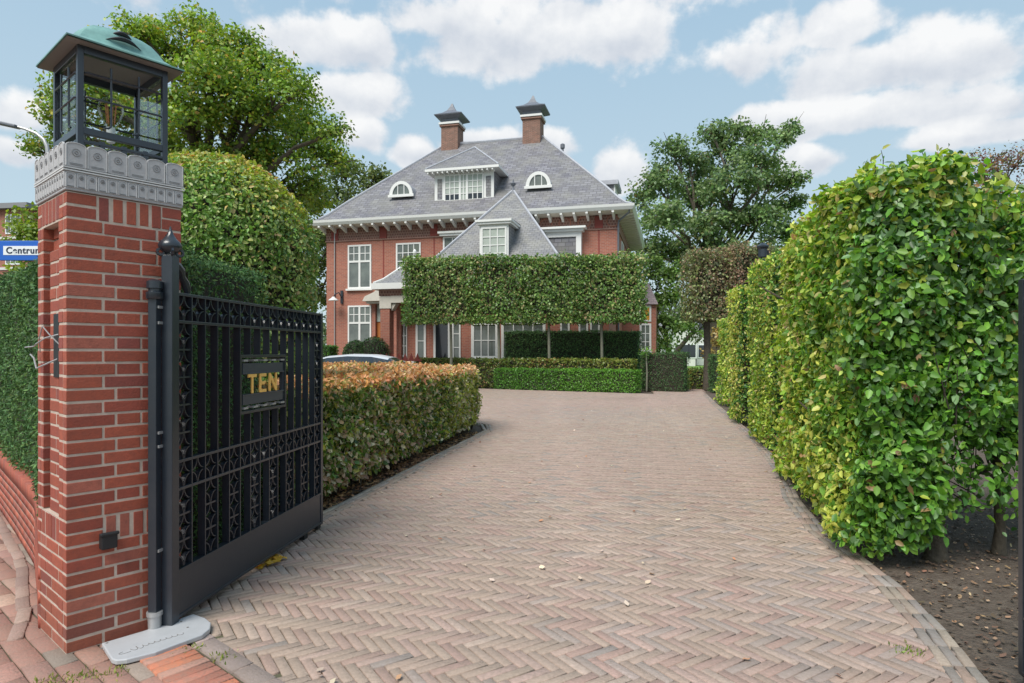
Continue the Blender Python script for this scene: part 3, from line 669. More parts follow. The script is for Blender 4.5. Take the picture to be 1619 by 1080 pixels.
# ------------------------------------------------------------------ gates
def gate(name, loc, ang, label, full=True):
    o = empty(name, loc, ang, label, 'gate')
    Lg = 1.90; n = 15; cw = (Lg-.05)/n; X0 = .03
    X = lambda k: X0+k*cw
    zt, zt2, zb2, zb1, zp, zf = 1.735, 1.590, .858, .713, .281, .055
    st = MB(); st.box(-.03, .03, -.03, .03, zf-.03, 1.93); st.build('stile', M['iron'], o, bevel=.003)
    e_ = MB(); e_.box(Lg-.025, Lg+.015, -.025, .025, zf-.02, zt+.01); e_.build('end_stile', M['iron'], o, bevel=.002)
    fn = MB(); fn.lathe([(.022, 1.925), (.024, 1.94), (.040, 1.948), (.055, 1.965), (.058, 1.982), (.048, 2.0), (.032, 2.015), (.018, 2.035), (.010, 2.055), (.003, 2.08)], n=8)
    for k in range(4):
        t = k*math.pi/2+math.pi/4; c_, s_ = math.cos(t), math.sin(t); fn.tube([(c_*(.045+.016*math.cos(q)), s_*(.045+.016*math.cos(q)), 1.945+.016*math.sin(q)) for q in [2*math.pi*j/8 for j in range(9)]], .008, 5)
    fn.build('finial', M['iron'], o, smooth=True)
    rl = MB()
    for z in (zt, zt2, zb2, zb1): rl.box(.03, Lg-.025, -.022, .022, z-.008, z+.008)
    rl.box(.03, Lg-.025, -.024, .024, zp, zp+.014)
    rl.build('rail', M['iron'], o, bevel=.002)
    for k in range(1, n+0):
        x = X(k)
        zz = [(zp+.014, zb1-.008), (zb1+.008, zb2-.008), (zt2+.008, zt-.008)]
        if 6 <= k <= 9: zz += [(zb2+.008, 1.04), (1.415, zt2-.008)]
        else: zz += [(zb2+.008, zt2-.008)]
        for a_, c_ in zz: b_ = MB(); b_.box(x-.0045, x+.0045, -.022, .022, a_, c_); b_.build('bar', M['iron'], o)
    b_ = MB()
    def star(i, za, zc_):
        x0, x1 = X(i)+.006, X(i+1)-.006; cx, cz = (x0+x1)/2, (za+zc_)/2; hx, hz = (x1-x0)/2, (zc_-za)/2
        q = []
        for sx, sz in ((1, 1), (-1, 1), (-1, -1), (1, -1)):
            arc = []
            for k in range(5):
                t = math.pi/2*k/4      # arc bulging towards the centre, centred on the cell corner
                dx, dz = (1-.92*math.sin(t)), (1-.92*math.cos(t))
                arc.append((cx+sx*hx*dx, cz+sz*hz*dz))
            for k in range(4):
                b_.bar((arc[k][0], -0, arc[k][1]), (arc[k+1][0], 0, arc[k+1][1]), .028, .006, up=(0.01, 0, 1)) if False else b_.bar((arc[k][0], 0, arc[k][1]), (arc[k+1][0], 0, arc[k+1][1]), .006, .030, up=(0, 1, 0))
        b_.lathe([(.001, 0), (.008, .0)], n=4) if False else None
    for i in range(n): star(i, zt2+.008, zt-.008); star(i, zb1+.008, zb2-.008)
    for i in (0, n-1):
        for k in range(5):
            a_ = zb2+(zt2-zb2)*k/5; star(i, a_+.006, a_+(zt2-zb2)/5-.006); b_.box(X(i), X(i+1), -.016, .016, a_-.005, a_+.005) if k else None
    for i in range(0, n, 2):
        for k in range(3):
            a_ = zp+.014+(zb1-zp-.014)*k/3; star(i, a_+.006, a_+(zb1-zp)/3-.008); b_.box(X(i), X(i+1), -.016, .016, a_-.005, a_+.005) if k else None
    b_.build('star_ornament', M['iron'], o)
    pn = MB(); pn.box(.03, Lg-.02, -.02, .02, zf, zp); pn.box(.03, Lg-.02, -.026, .026, zf-.012, zf+.004); pn.build('kick_panel', M['iron'], o, bevel=.002)
    for a_, z_ in ((.33, .002), (.08, .015)): w = MB(); w.box(Lg-a_, Lg-a_+.06, -.02, .02, z_, zf-.012); w.build('gate_stop', M['irondark'], o)
    # scroll brace on the hinge side
    s = MB(); pts = [(.025, 0, 1.90), (.055, 0, 1.885), (.085, 0, 1.86), (.098, 0, 1.83), (.125, 0, 1.80), (.142, 0, 1.77), (.145, 0, 1.745)]
    s.tube(pts, [.014, .022, .024, .017, .022, .020, .016], 8); s.build('scroll_brace', M['iron'], o, smooth=True)
    # name box with gilt letters, spans five cells
    xa, xb = X(5), X(10); zl, zh = 1.043, 1.414
    bx = MB(); d = .022
    bx.box(xa, xb, -d, d, zh-.018, zh); bx.box(xa, xb, -d, d, zl, zl+.018); bx.box(xa, xa+.018, -d, d, zl+.018, zh-.018); bx.box(xb-.018, xb, -d, d, zl+.018, zh-.018)
    nb = bx.build('name_box', M['iron'], o, bevel=.002)
    pb = MB(); ya, yb = -.016, .016; zs0, zs1 = 1.165, 1.292
    pb.box(xa+.04, xb-.04, ya, yb, zl+.055, zs0); pb.box(xa+.04, xb-.04, ya, yb, zs1, zh-.055)
    pb.box(xa+.018, xa+.03, ya+.004, yb-.004, zl+.018, zh-.018); pb.box(xb-.03, xb-.018, ya+.004, yb-.004, zl+.018, zh-.018)
    pb.box(xa+.03, xb-.03, ya-.006, yb+.006, zs0-.008, zs0); pb.box(xa+.03, xb-.03, ya-.006, yb+.006, zs1, zs1+.008); pb.build('slot_panel', M['ironpanel'], nb, bevel=.002)
    if full:
        for k in range(5):
            for z in (zl+.036, zh-.036):
                pc = MB(); x = xa+.06+k*(xb-xa-.12)/4; pc.box(x-.026, x+.026, -.026, .026, z-.006, z+.006); pc.build('rivet', M['zinc'], nb)
        lt = MB(); yy = (-.021, -.012); z_, Z_ = zs0+.002, zs1-.002; t = .020; x = xa+.10
        lt.box(x, x+.105, *yy, Z_-t, Z_); lt.box(x+.043, x+.063, *yy, z_, Z_-t)
        x += .145
        lt.box(x, x+t, *yy, z_, Z_)
        for q, wq in ((z_, .088), ((z_+Z_)/2-t/2, .070), (Z_-t, .088)): lt.box(x+t, x+wq, *yy, q, q+t)
        x += .128
        lt.box(x, x+t, *yy, z_, Z_); lt.box(x+.090, x+.090+t, *yy, z_, Z_)
        lt.prism([(x+t, Z_), (x+t, Z_-.040), (x+.090, z_), (x+.090, z_+.040)], 'y', *yy)
        lt.build('letters', M['gold'], nb, bevel=.001)
    return o
GL = math.atan2(1.89, .20)
g1 = gate('metal_gate', (-1.765, 3.30, 0), GL, 'open black iron gate with star ornaments and the gilt word TEN')
# hinge post with its collar and straps (stands on the ground cover)
def hinge_post():
    o = empty('hinge_post', (-1.82, 3.254, 0), GL, 'slim black hinge post between the brick pillar and the open gate', 'post')
    p = MB(); p.box(-.022, .022, -.022, .022, .11, 1.72); p.build('post', M['iron'], o, bevel=.003)
    p = MB(); p.lathe([(.03, .012), (.032, .09), (.038, .092), (.038, .112)], n=14); p.build('foot', M['zinc'], o, smooth=True)
    p = MB(); p.lathe([(.036, 1.70), (.04, 1.705), (.04, 1.735), (.030, 1.74), (.030, 1.752), (.038, 1.755), (.038, 1.79), (.02, 1.80)], n=12); p.build('collar', M['iron'], o, smooth=True)
    for z in (.42, .95, 1.02, 1.58, 1.66): p = MB(); p.box(-.01, .05, -.03, -.012, z-.007, z+.007); p.build('strap', M['zinc'], o)
hinge_post()
g2 = gate('metal_gate', (1.712, .93, 0), math.atan2(1.79, .50), 'second black iron gate, only its end bar showing at the right edge', False)
# galvanised ground cover
def cover():
    pts = [(-1.977, 3.077), (-1.856, 3.209), (-1.707, 3.42), (-1.62, 3.37), (-1.56, 3.31), (-1.532, 3.24), (-1.535, 3.17), (-1.60, 3.08), (-1.665, 2.985), (-1.757, 2.915), (-1.80, 2.905), (-1.83, 2.92)]
    o = empty('ground_cover_plate', (-1.75, 3.12, 0), 0, 'pale metal cover plate on the bricks at the foot of the hinge post', 'cover plate')
    m_ = MB(); m_.prism([(x+1.75, y-3.12) for x, y in pts][::-1], 'z', .006, .03); m_.build('plate', M['plate'], o, bevel=.005)
    # worn cursive engraving
    e_ = MB(); d = Vector((.66, .75, 0)); n = Vector((-.75, .66, 0)); b0 = Vector((.0, -.07, .0305)); pl = []
    k = 110
    for i in range(k):
        t = i/(k-1); s = t*.235; amp = .010+.012*math.exp(-((t-.12)/.09)**2); w = 2*math.pi*9*t
        p = b0+d*(s-.06-.006*math.sin(w*1.0))+n*(amp*math.cos(w)+.006*math.sin(3*t)); pl.append(p)
    e_.tube(pl, .0013, 4)
    e_.tube([b0+d*(-.085+.03*math.cos(t)-.0)+n*(-.005+.012*math.sin(t)) for t in [math.pi*.6+math.pi*1.1*q/10 for q in range(11)]], .0012, 4)
    e_.build('engraved_script', M['engrave'], o)
    sc_ = MB()
    for x, y in ((-.19, -.10), (-.20, -.045), (.03, .2), (.1, .13)): sc_.lathe([(.006, .029), (.006, .0315), (.002, .032)], (x, y), 8)
    sc_.build('screw', M['engrave'], o)
cover()

# ------------------------------------------------------------------ low garden wall (real bricks along a curve)
def garden_wall():
    ctrl = [(-2.475, 3.335), (-2.60, 3.50), (-2.78, 3.74), (-3.2, 4.28), (-3.9, 5.02), (-5.0, 6.16), (-7.2, 8.4), (-10, 11.2)]
    # resample
    pts = [np.array(ctrl[0])]
    for a_, b_ in zip(ctrl, ctrl[1:]):
        a_, b_ = np.array(a_), np.array(b_); n = max(2, int(np.hypot(*(b_-a_))/.05))
        pts += [a_+(b_-a_)*k/n for k in range(1, n+1)]
    pts = np.array(pts)
    for _ in range(6): pts[1:-1] = (pts[:-2]+pts[2:]+2*pts[1:-1])/4
    seg = np.hypot(*(pts[1:]-pts[:-1]).T); S = np.concatenate([[0], np.cumsum(seg)])
    o = empty('garden_wall', (-2.6, 3.5, 0), 0, 'low curved red brick wall under the clipped yew hedge left of the pillar', 'wall')
    P, R_, Sc, Cl = [], [], [], []; r = random.Random(5); ch = .0625
    def put(s, L_, z0, z1, off, th):
        x = np.interp(s, S, pts[:, 0]); y = np.interp(s, S, pts[:, 1]); x2 = np.interp(s+.05, S, pts[:, 0]); y2 = np.interp(s+.05, S, pts[:, 1])
        t = np.array([x2-x, y2-y]); t /= np.hypot(*t)+1e-9; nrm = np.array([t[1], -t[0]])*1   # inwards (right of the run)
        P.append((x+nrm[0]*(off+th/2)-2.6*-1*0, y+nrm[1]*(off+th/2), (z0+z1)/2)); R_.append(math.atan2(t[1], t[0])); Sc.append((L_, th, z1-z0))
        k = r.random(); c_ = np.array((.42, .11, .065) if k < .5 else (.35, .085, .055) if k < .8 else (.32, .10, .07)); Cl.append(c_*(.88+.25*r.random()))
    for c in range(6):
        s = .06 if c % 2 else -.05
        while s < S[-1]-.3: put(s+.105, .20, c*ch+.005, (c+1)*ch-.006, 0, .10); put(s+.105, .20, c*ch+.005, (c+1)*ch-.006, .12, .10); s += .211
    s = .03
    while s < S[-1]-.3: put(s, .05, 6*ch+.003, 6*ch+.115, 0, .22); s += .0605
    P = np.array(P)-np.array([-2.6, 3.5, 0]); tv = [(sx*.5, sy*.5, sz*.5) for sz in (-1, 1) for sy in (-1, 1) for sx in (-1, 1)]
    inst('brickwork', tv, [(0, 2, 3, 1), (4, 5, 7, 6), (0, 1, 5, 4), (2, 6, 7, 3), (0, 4, 6, 2), (1, 3, 7, 5)], P, rotz(np.array(R_)), np.array(Sc), np.array(Cl), [M['brickface']], o)
    mb = MB(); A_ = []; B_ = []
    for i in range(0, len(pts)-4, 3):
        t = pts[i+1]-pts[i]; t = t/np.hypot(*t); nr = np.array([t[1], -t[0]])
        p = pts[i]+nr*.0035; q = pts[i]+nr*.2165; A_.append([(p[0]+2.6, p[1]-3.5, 0), (q[0]+2.6, q[1]-3.5, 0), (q[0]+2.6, q[1]-3.5, 6*ch+.105), (p[0]+2.6, p[1]-3.5, 6*ch+.105)])
    mb.rings(A_); mb.build('mortar_bed', M['mortar'], o)
    return pts
WP = garden_wall()

# ------------------------------------------------------------------ hedges and shrubs
HB = [((.11, .26, .035), 4), ((.18, .35, .045), 3.2), ((.05, .13, .025), 2.4), ((.20, .33, .14), 1.3), ((.34, .40, .06), .7), ((.32, .20, .10), .2)]
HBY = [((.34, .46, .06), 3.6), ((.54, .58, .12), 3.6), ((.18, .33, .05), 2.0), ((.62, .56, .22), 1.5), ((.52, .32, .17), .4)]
HBD = [((.07, .18, .03), 4), ((.12, .25, .04), 2.5), ((.035, .10, .02), 3), ((.36, .40, .08), .6)]  # darker greens for hedge front faces, painting in their shade
YEW = [((.06, .14, .042), 4), ((.11, .21, .06), 2.7), ((.035, .08, .03), 2.0)]
BEECH = [((.13, .22, .04), 3.0), ((.06, .12, .03), 1.5), ((.34, .37, .07), 2.2), ((.45, .33, .20), 1.4), ((.58, .54, .36), 1.5)]
ORAN = [((.62, .33, .14), 3), ((.60, .42, .24), 2.5), ((.44, .20, .10), 1.2), ((.58, .50, .20), 1.6), ((.26, .26, .07), .8)]
BOX = [((.09, .23, .03), 4), ((.14, .32, .04), 3), ((.06, .15, .025), 2)]
# yew hedge along the low wall
def wall_hedge():
    pts = WP[5::6][:-2]; inn, out_ = [], []
    for i in range(len(pts)-1):
        t = pts[i+1]-pts[i]; t = t/np.hypot(*t); nr = np.array([t[1], -t[0]]); out_.append(tuple(pts[i]+nr*.015)); inn.append(tuple(pts[i]+nr*.85))
    poly = out_+inn[::-1]
    zf = lambda x, y: 1.96+.07*np.clip(y-3.4, 0, 4)
    hedge('yew_hedge', 'dark clipped yew hedge growing above the low brick wall at the left edge', poly, .52, zf, 4200, .034, YEW+[((.10, .16, .04), 1.2)], depth=.07, amp=.022, tmpl=NEED, m='needle', seed=11, corein=.07, spread=.9, f=3, back=.15)
wall_hedge()
hedge('yew_hedge', 'dark yew hedge block directly behind the open iron gate', [(-2.06, 3.95), (-2.06, 5.35), (-2.2, 5.5), (-3.2, 5.5), (-3.0, 4.6), (-2.45, 3.85)], .03, 2.09, 4200, .034, YEW+[((.11, .18, .04), 1.1)],
      depth=.08, amp=.03, tmpl=NEED, m='needle', seed=12, corein=.08, spread=.9, f=3, back=.2)
def dome():
    o = empty('domed_shrub', (0, 0, 0), 0, 'tall rounded yellow green clipped shrub behind the gate pillar', 'shrub')
    c = np.array([-3.43, 7.3, 2.30]); r = np.array([1.15, 1.15, 1.33]); n = 58000
    v = rng.normal(size=(n, 3)); v /= np.linalg.norm(v, axis=1)[:, None]; up = v[:, 2] > 0
    vv = np.sign(v)*np.abs(v)**.86; vv[:, :2] *= 1; P = c+vv*r; Nn = v.copy()
    m = ~up; a_ = np.arctan2(v[:, 1], v[:, 0]); z = rng.uniform(0.1, 2.3, n)
    P[m] = np.stack([c[0]+1.15*np.cos(a_), c[1]+1.15*np.sin(a_), z], 1)[m]; Nn[m] = np.stack([np.cos(a_), np.sin(a_), a_*0+.1], 1)[m]
    vis = ((P-CAMP)*Nn).sum(1) < .8; k = vis | (rng.random(n) < .25); P, Nn = P[k], Nn[k]
    P = P+Nn*(.018*vn(P, 8, 2)+.018*vn(P, 20, 3)-.12*rng.random(len(P))**1.5)[:, None]
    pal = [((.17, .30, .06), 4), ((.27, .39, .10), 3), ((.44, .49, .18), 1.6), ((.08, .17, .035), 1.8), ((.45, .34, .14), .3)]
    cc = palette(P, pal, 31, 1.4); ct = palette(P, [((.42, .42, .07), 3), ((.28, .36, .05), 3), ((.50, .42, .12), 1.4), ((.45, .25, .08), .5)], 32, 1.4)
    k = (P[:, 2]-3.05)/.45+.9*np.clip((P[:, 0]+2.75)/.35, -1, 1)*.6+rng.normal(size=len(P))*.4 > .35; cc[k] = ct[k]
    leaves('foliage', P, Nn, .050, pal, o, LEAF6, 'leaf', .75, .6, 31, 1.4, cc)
    mb = MB(); mb.lathe([(1.0, .1), (1.02, 2.25), (.97, 2.7), (.8, 3.1), (.5, 3.38), (.02, 3.5)], (c[0], c[1]), 20); mb.build('branches', M['twig'], o)
    rebase(o, (c[0], c[1], 0))
dome()
def beechcol(P):
    base = palette(P, BEECH, 51, 1.3); top = palette(P, ORAN, 71, 1.6)
    f = np.clip((P[:, 2]-1.02)/.10+rng.normal(size=len(P))*.35, 0, 1) > .5
    dry = (rng.random(len(P)) < np.clip(.55-P[:, 2]*.9, 0, .5)*(P[:, 1] < 9))
    base[dry] = palette(P[dry], [((.45, .32, .22), 2), ((.34, .22, .14), 2), ((.5, .42, .30), 1)], 81)
    base[f] = top[f]; return base
hedge('beech_hedge', 'knee high autumn beech hedge with orange top beside the drive, a car behind it', [(-1.82, 5.35), (-1.74, 5.7), (-.72, 11.1), (-.62, 11.8), (-.78, 12.4), (-1.3, 13.0), (-4.8, 14.7), (-4.9, 11.5), (-3.0, 8.7), (-2.35, 6.9), (-2.35, 5.45)], .14, 1.155,
      2500, .062, BEECH, depth=.17, amp=.045, seed=21, colfn=beechcol, stems=60, z0c=.24, corein=.2, topd=.75, spread=1.15)['label'] = 'waist high autumn beech hedge with orange top beside the drive, a car behind it'
# right side: big hornbeam hedge by the camera (leg along the drive and leg across)
def big_hedge():
    o = empty('hornbeam_hedge', (0, 0, 0), 0, 'nearest and largest hornbeam hedge on the right with trunks and soil at its foot', 'hedge')
    poly = [(3.62, 7.75), (3.28, 7.7), (2.78, 6.2), (2.46, 5.15), (2.34, 4.5), (2.42, 4.24), (2.7, 4.12), (3.5, 4.15), (4.6, 4.35), (5.6, 4.5), (5.6, 5.1), (4.4, 5.0), (3.5, 4.95), (3.3, 5.2), (3.45, 6.2), (4.0, 7.7)]
    zf = lambda x, y: 2.69+.05*np.sin(x*5)+.04*np.sin(y*4.0+1)-np.clip(y-5.0, 0, 9)*.09-np.clip(x-2.7, 0, .8)*.20*(y < 5.3)
    P, Nn = shell(poly, .02, zf, 5600, .34, .07, 41, topd=.9, back=.45)
    # ragged, thin skirt on the cross leg: see-through between the trunks
    x, y, z = P.T; front = (y < 5.3) & (x > 2.95)
    gap = (y < 5.3) & (x > 2.72) & ((z < .12+.40*np.clip((x-2.72)/.35, 0, 1)+.22*vn(P, 4, 5)) & (rng.random(len(P)) < .96) | (z < 1.0+.2*vn(P, 3, 15)) & (x > 2.85) & (rng.random(len(P)) < .72))
    thin = front & (rng.random(len(P)) < .50*np.clip((x-2.95)/.6, 0, 1)*np.clip((2.3-z)/1.0, 0.15, 1))
    holes = (vn(P, 3.2, 61) > 1.15) & (rng.random(len(P)) < .75)
    ragged = z < .10+.07*vn(P, 6, 8)
    k = ~(gap | thin | holes | ragged); P, Nn = P[k], Nn[k]
    # a few shoots hanging lower and some standing on top
    A_, An, sh = [], [], []
    for i in range(60):
        if i < 44:
            t = rng.random(); x0 = 2.45+t*2.8 if i % 2 else 2.6+.8*t; y0 = 4.25+rng.random()*.6 if i % 2 else 4.4+3*t; z0 = float(zf(x0, y0)); hgt = rng.uniform(.05, .20)
            sh.append(((x0, y0, z0-.15), (x0+.01, y0, z0+hgt*.5), (x0, y0+.01, z0+hgt)))
            for q in range(7): A_.append((x0+rng.normal()*.008, y0+rng.normal()*.008, z0+hgt*q/6)); An.append(rng.normal(size=3)*.8+np.array([0, 0, .6]))
        else:
            x0 = 2.9+rng.random()*1.6; y0 = 4.2+rng.random()*.3
            for q in range(12): A_.append((x0+rng.normal()*.05, y0+rng.normal()*.05, .35+q*.05)); An.append(rng.normal(size=3)+np.array([0, -.6, .6]))
    P = np.concatenate([P, np.array(A_)]); Nn = np.concatenate([Nn, np.array(An)])
    Nn = Nn/np.linalg.norm(Nn, axis=1)[:, None]
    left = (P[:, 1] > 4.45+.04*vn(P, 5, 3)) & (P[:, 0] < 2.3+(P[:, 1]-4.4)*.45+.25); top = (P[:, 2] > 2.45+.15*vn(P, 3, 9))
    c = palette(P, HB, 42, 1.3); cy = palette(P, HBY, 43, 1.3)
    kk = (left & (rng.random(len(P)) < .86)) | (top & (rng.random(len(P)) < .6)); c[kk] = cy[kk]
    big = .058
    R = orient(Nn, .85, .9); s = big*rng.uniform(.5, 1.35, len(P))
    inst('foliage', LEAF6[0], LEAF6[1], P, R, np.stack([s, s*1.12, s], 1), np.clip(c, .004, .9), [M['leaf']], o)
    q = [(3.55, 7.5), (3.45, 7.5), (3.02, 6.2), (2.74, 5.1), (2.68, 4.65), (2.8, 4.47), (2.92, 4.46), (3.0, 4.7), (3.15, 5.2), (3.3, 6.2), (3.8, 7.5)]
    mb = MB(); n = len(q); z1_ = [float(zf(np.array(a_[0]), np.array(a_[1])))-.22 for a_ in q]
    q = [a_ for a_ in q]
    mb.add([(a_[0], a_[1], .42) for a_ in q]+[(a_[0], a_[1], z) for a_, z in zip(q, z1_)], [tuple(range(n)), tuple(range(n, 2*n))]+[(i, (i+1) % n, n+(i+1) % n, n+i) for i in range(n)])
    for i in range(420):      # twigs through the thin cross leg
        x0 = rng.uniform(2.8, 5.4); z0 = rng.uniform(.35, 2.4); y0 = 4.35+.17*(x0-2.9)+rng.normal()*.12
        d = rng.normal(size=3); d[1] *= .35; d *= .32/np.linalg.norm(d)
        mb.tube([(x0, y0, z0), (x0+d[0]*.5, y0+d[1]*.5, z0+d[2]*.5+.03), (x0+d[0], y0+d[1], z0+abs(d[2]))], [.006, .005, .003], 4, cap=False)
    for q_ in sh: mb.tube(q_, [.004, .003, .0015], 4, cap=False)
    mb.build('branches', M['twig'], o)
    for x0, y0, r0 in ((2.98, 4.50, .055), (3.52, 4.62, .035), (4.3, 4.7, .05), (2.86, 5.4, .05), (3.1, 6.3, .05), (3.4, 7.2, .05)):
        t = MB(); pts = [(x0, y0, -.03), (x0+.01, y0, .15), (x0-.01, y0+.01, .8), (x0+.03, y0, 1.6), (x0, y0, 2.35)]
        t.tube(pts, [r0*1.5, r0, r0*.85, r0*.6, r0*.25], 9)
        for k in range(8):
            zz = .5+k*.2; d = rng.normal(size=2)*.25; t.tube([(x0, y0, zz), (x0+d[0]*.5, y0+d[1]*.4, zz+.12), (x0+d[0], y0+d[1]*.7, zz+.3)], [r0*.4, r0*.3, r0*.12], 5)
        t.build('trunk', M['bark'], o, smooth=True)
    rebase(o, (2.9, 4.6, 0))
big_hedge()
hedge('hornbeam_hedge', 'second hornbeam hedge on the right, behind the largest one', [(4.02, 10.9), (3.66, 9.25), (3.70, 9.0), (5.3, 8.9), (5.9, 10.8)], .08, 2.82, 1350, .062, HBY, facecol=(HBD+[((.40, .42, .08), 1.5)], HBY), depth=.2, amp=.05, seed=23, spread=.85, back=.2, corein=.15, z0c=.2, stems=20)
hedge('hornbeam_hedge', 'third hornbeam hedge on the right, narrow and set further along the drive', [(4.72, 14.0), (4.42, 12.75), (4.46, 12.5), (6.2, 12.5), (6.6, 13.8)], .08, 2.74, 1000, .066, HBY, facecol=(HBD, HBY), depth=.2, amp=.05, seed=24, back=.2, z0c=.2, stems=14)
hedge('hornbeam_hedge', 'leafy hornbeam hedge far back, seen as a sliver by the dark yew block', [(5.75, 17.9), (5.6, 16.9), (7.6, 16.4), (7.8, 17.8)], .06, 2.3, 600, .08, HBY, depth=.2, amp=.05, seed=25, back=.2)
hedge('yew_hedge', 'small dark yew block at the far right end of the drive', [(7.1, 23.2), (7.1, 22.6), (8.6, 22.4), (8.8, 23.4)], .02, 1.36, 1500, .06, YEW, depth=.08, amp=.02, tmpl=NEED, m='needle', seed=26, corein=.08, spread=.9)
# tiers in front of the villa
hedge('box_hedge', 'low bright green box hedge in front of the raised tree row', [(-.72, 24.9), (4.28, 22.25), (4.55, 22.5), (4.6, 22.95), (-.3, 25.6)], .02, .80, 1500, .055, BOX, depth=.07, amp=.02, tmpl=LEAF4, seed=27, corein=.07, spread=.9, f=2)
hedge('beech_hedge', 'low yellowish hedge tier between the box hedge and the trunks', [(-4.2, 27.2), (-.9, 25.6), (4.35, 23.1), (4.6, 23.5), (4.6, 23.9), (-4.0, 27.9)], .02, 1.17, 800, .075, [((.14, .20, .035), 3), ((.22, .25, .05), 2), ((.30, .19, .07), .9), ((.08, .13, .03), 2)], depth=.12, amp=.03, tmpl=LEAF4, seed=28, corein=.1)
hedge('yew_hedge', 'dark yew hedge wall behind the three right hand trunks', [(-.35, 27.9), (5.2, 26.4), (5.5, 27.0), (-.3, 28.6)], .02, 2.32, 1100, .085, [((.085, .18, .06), 4), ((.15, .27, .085), 2.6), ((.05, .11, .045), 2)], depth=.08, amp=.03, tmpl=NEED, m='needle', seed=29, corein=.08, spread=.9, f=1.5)
hedge('yew_hedge', 'dark yew hedge block right of the box hedge with a pale stem in front', [(4.85, 23.6), (6.2, 22.9), (6.5, 23.4), (6.4, 24.5), (4.95, 24.6)], .02, 1.41, 1300, .06, YEW+[((.09, .10, .04), 1)], depth=.1, amp=.035, tmpl=NEED, m='needle', seed=30, corein=.08, spread=.9)
o = empty('young_tree', (0, 0, 0), 0, 'thin pale stem standing against the dark yew block', 'tree'); mb = MB(); mb.tube([(4.93, 23.4, 0), (4.95, 23.42, .7), (4.92, 23.45, 1.5)], [.035, .03, .022], 7); mb.build('trunk', M['mossbark'], o, smooth=True)
P = np.array([(4.93, 23.42, 1.45)])+rng.normal(size=(160, 3))*np.array([.12, .1, .1]); leaves('crown', P, P-np.array([(4.93, 23.42, 1.3)]), .07, HB, o, LEAF4); rebase(o, (4.93, 23.4, 0))
hedge('low_hedge', 'low light green hedge running along the far garden path', [(6.35, 27.6), (8.6, 27.2), (8.6, 28.1), (6.4, 28.4)], .02, .62, 700, .07, [((.16, .24, .04), 3), ((.28, .29, .07), 2)], depth=.1, tmpl=LEAF4, seed=32, corein=.08)
hedge('low_hedge', 'low bushy hedge left of the dark yew block at the end of the drive', [(6.9, 24.9), (7.8, 24.4), (7.9, 26.8), (7.5, 27.1)], .02, .75, 700, .08, [((.16, .24, .05), 3), ((.33, .27, .08), 1.4), ((.09, .15, .04), 1)], depth=.2, amp=.08, tmpl=LEAF4, seed=33, corein=.1)
for px, r_, zc_, lab in ((563, .56, .98, 'smaller left clipped evergreen ball by the villa entrance'), (592, .68, 1.0, 'larger right clipped evergreen ball by the villa entrance')):
    D = 28.6; x = (px-810)/F*D; o = empty('topiary_ball', (x, D, 0), 0, lab, 'shrub', 'topiary balls by the entrance'); n = 2600
    v = rng.normal(size=(n, 3)); v /= np.linalg.norm(v, axis=1)[:, None]; P = np.array([0, 0, zc_+.35])+v*np.array([r_*1.05, r_, r_*1.15])*(1-.08*rng.random((n, 1)))
    leaves('foliage', P, v, .07, [((.035, .085, .025), 2), ((.06, .12, .035), 2), ((.10, .15, .05), .7)], o, LEAF4, 'needle', .8, .2, 7)
    mb = MB(); rc = r_*.93; mb.lathe([(.1, 0), (.12, .2), (rc*.6, zc_+.35-rc*1.0), (rc, zc_+.35), (rc*.7, zc_+.35+rc*.85), (.03, zc_+.35+rc*1.1)], n=12); mb.build('branches', M['twig'], o)
hedge('yew_hedge', 'small dark hedge stub at the left corner of the villa, just above the gate end', [(-9.1, 29.6), (-8.35, 29.3), (-8.2, 30.2), (-9.0, 30.4)], .02, 1.72, 900, .07, BOX[:1]+YEW, depth=.08, tmpl=LEAF4, seed=34, corein=.08)

def pleached(name, label, x0, x1, y0, y1, th, z0, z1, pal, tx, dens=520, size=.10, seed=1, group=None, tr=.06, bark='mossbark', xj=0):
    """raised, clipped crown on a clear stem; x0..x1 along the row, y0,y1 depth at the ends"""
    o = empty(name, (0, 0, 0), 0, label, 'tree', group)
    poly = [(x0, y0-th/2), (x1, y1-th/2), (x1, y1+th/2), (x0, y0+th/2)]
    P, Nn = shell(poly, z0, z1, dens, .32, .10, seed, back=.4)
    b = rng.random(int((x1-x0)*th*dens*.5)); Pb = np.stack([x0+(x1-x0)*b, y0+(y1-y0)*b+(rng.random(len(b))-.5)*th, z0+rng.random(len(b))*.2], 1)
    P = np.concatenate([P, Pb]); Nn = np.concatenate([Nn, np.tile([0, 0, -1.], (len(b), 1))])
    P = P+rng.normal(size=P.shape)*.035
    leaves('crown', P, Nn, size, pal, o, LEAF4, 'leaf', .7, .8, seed, 1.0)
    ty = y0+(y1-y0)*(tx-x0)/(x1-x0)
    t = MB(); t.tube([(tx, ty, 0), (tx+.02, ty, 1.2), (tx-.01, ty, z0+.2), (tx, ty, z1-.4)], [tr*1.25, tr, tr*.9, tr*.3], 9)
    for k in range(6):
        z = z0+.15+k*(z1-z0-.5)/6
        for s in (-1, 1): t.tube([(tx, ty, z), (tx+s*(x1-x0)*.25, ty, z+.1), (tx+s*(x1-x0)*.42, ty, z+.12)], [.03, .02, .008], 5)
    t.build('trunk', M[bark], o, smooth=True)
    q = inset(poly, .3); c_ = MB(); c_.add([(a_[0], a_[1], z0+.35) for a_ in q]+[(a_[0], a_[1], z1-.3) for a_ in q], [(3, 2, 1, 0), (4, 5, 6, 7), (0, 1, 5, 4), (1, 2, 6, 5), (2, 3, 7, 6), (3, 0, 4, 7)]); c_.build('branches', M['twig'], o)
    rebase(o, (tx, ty, 0))
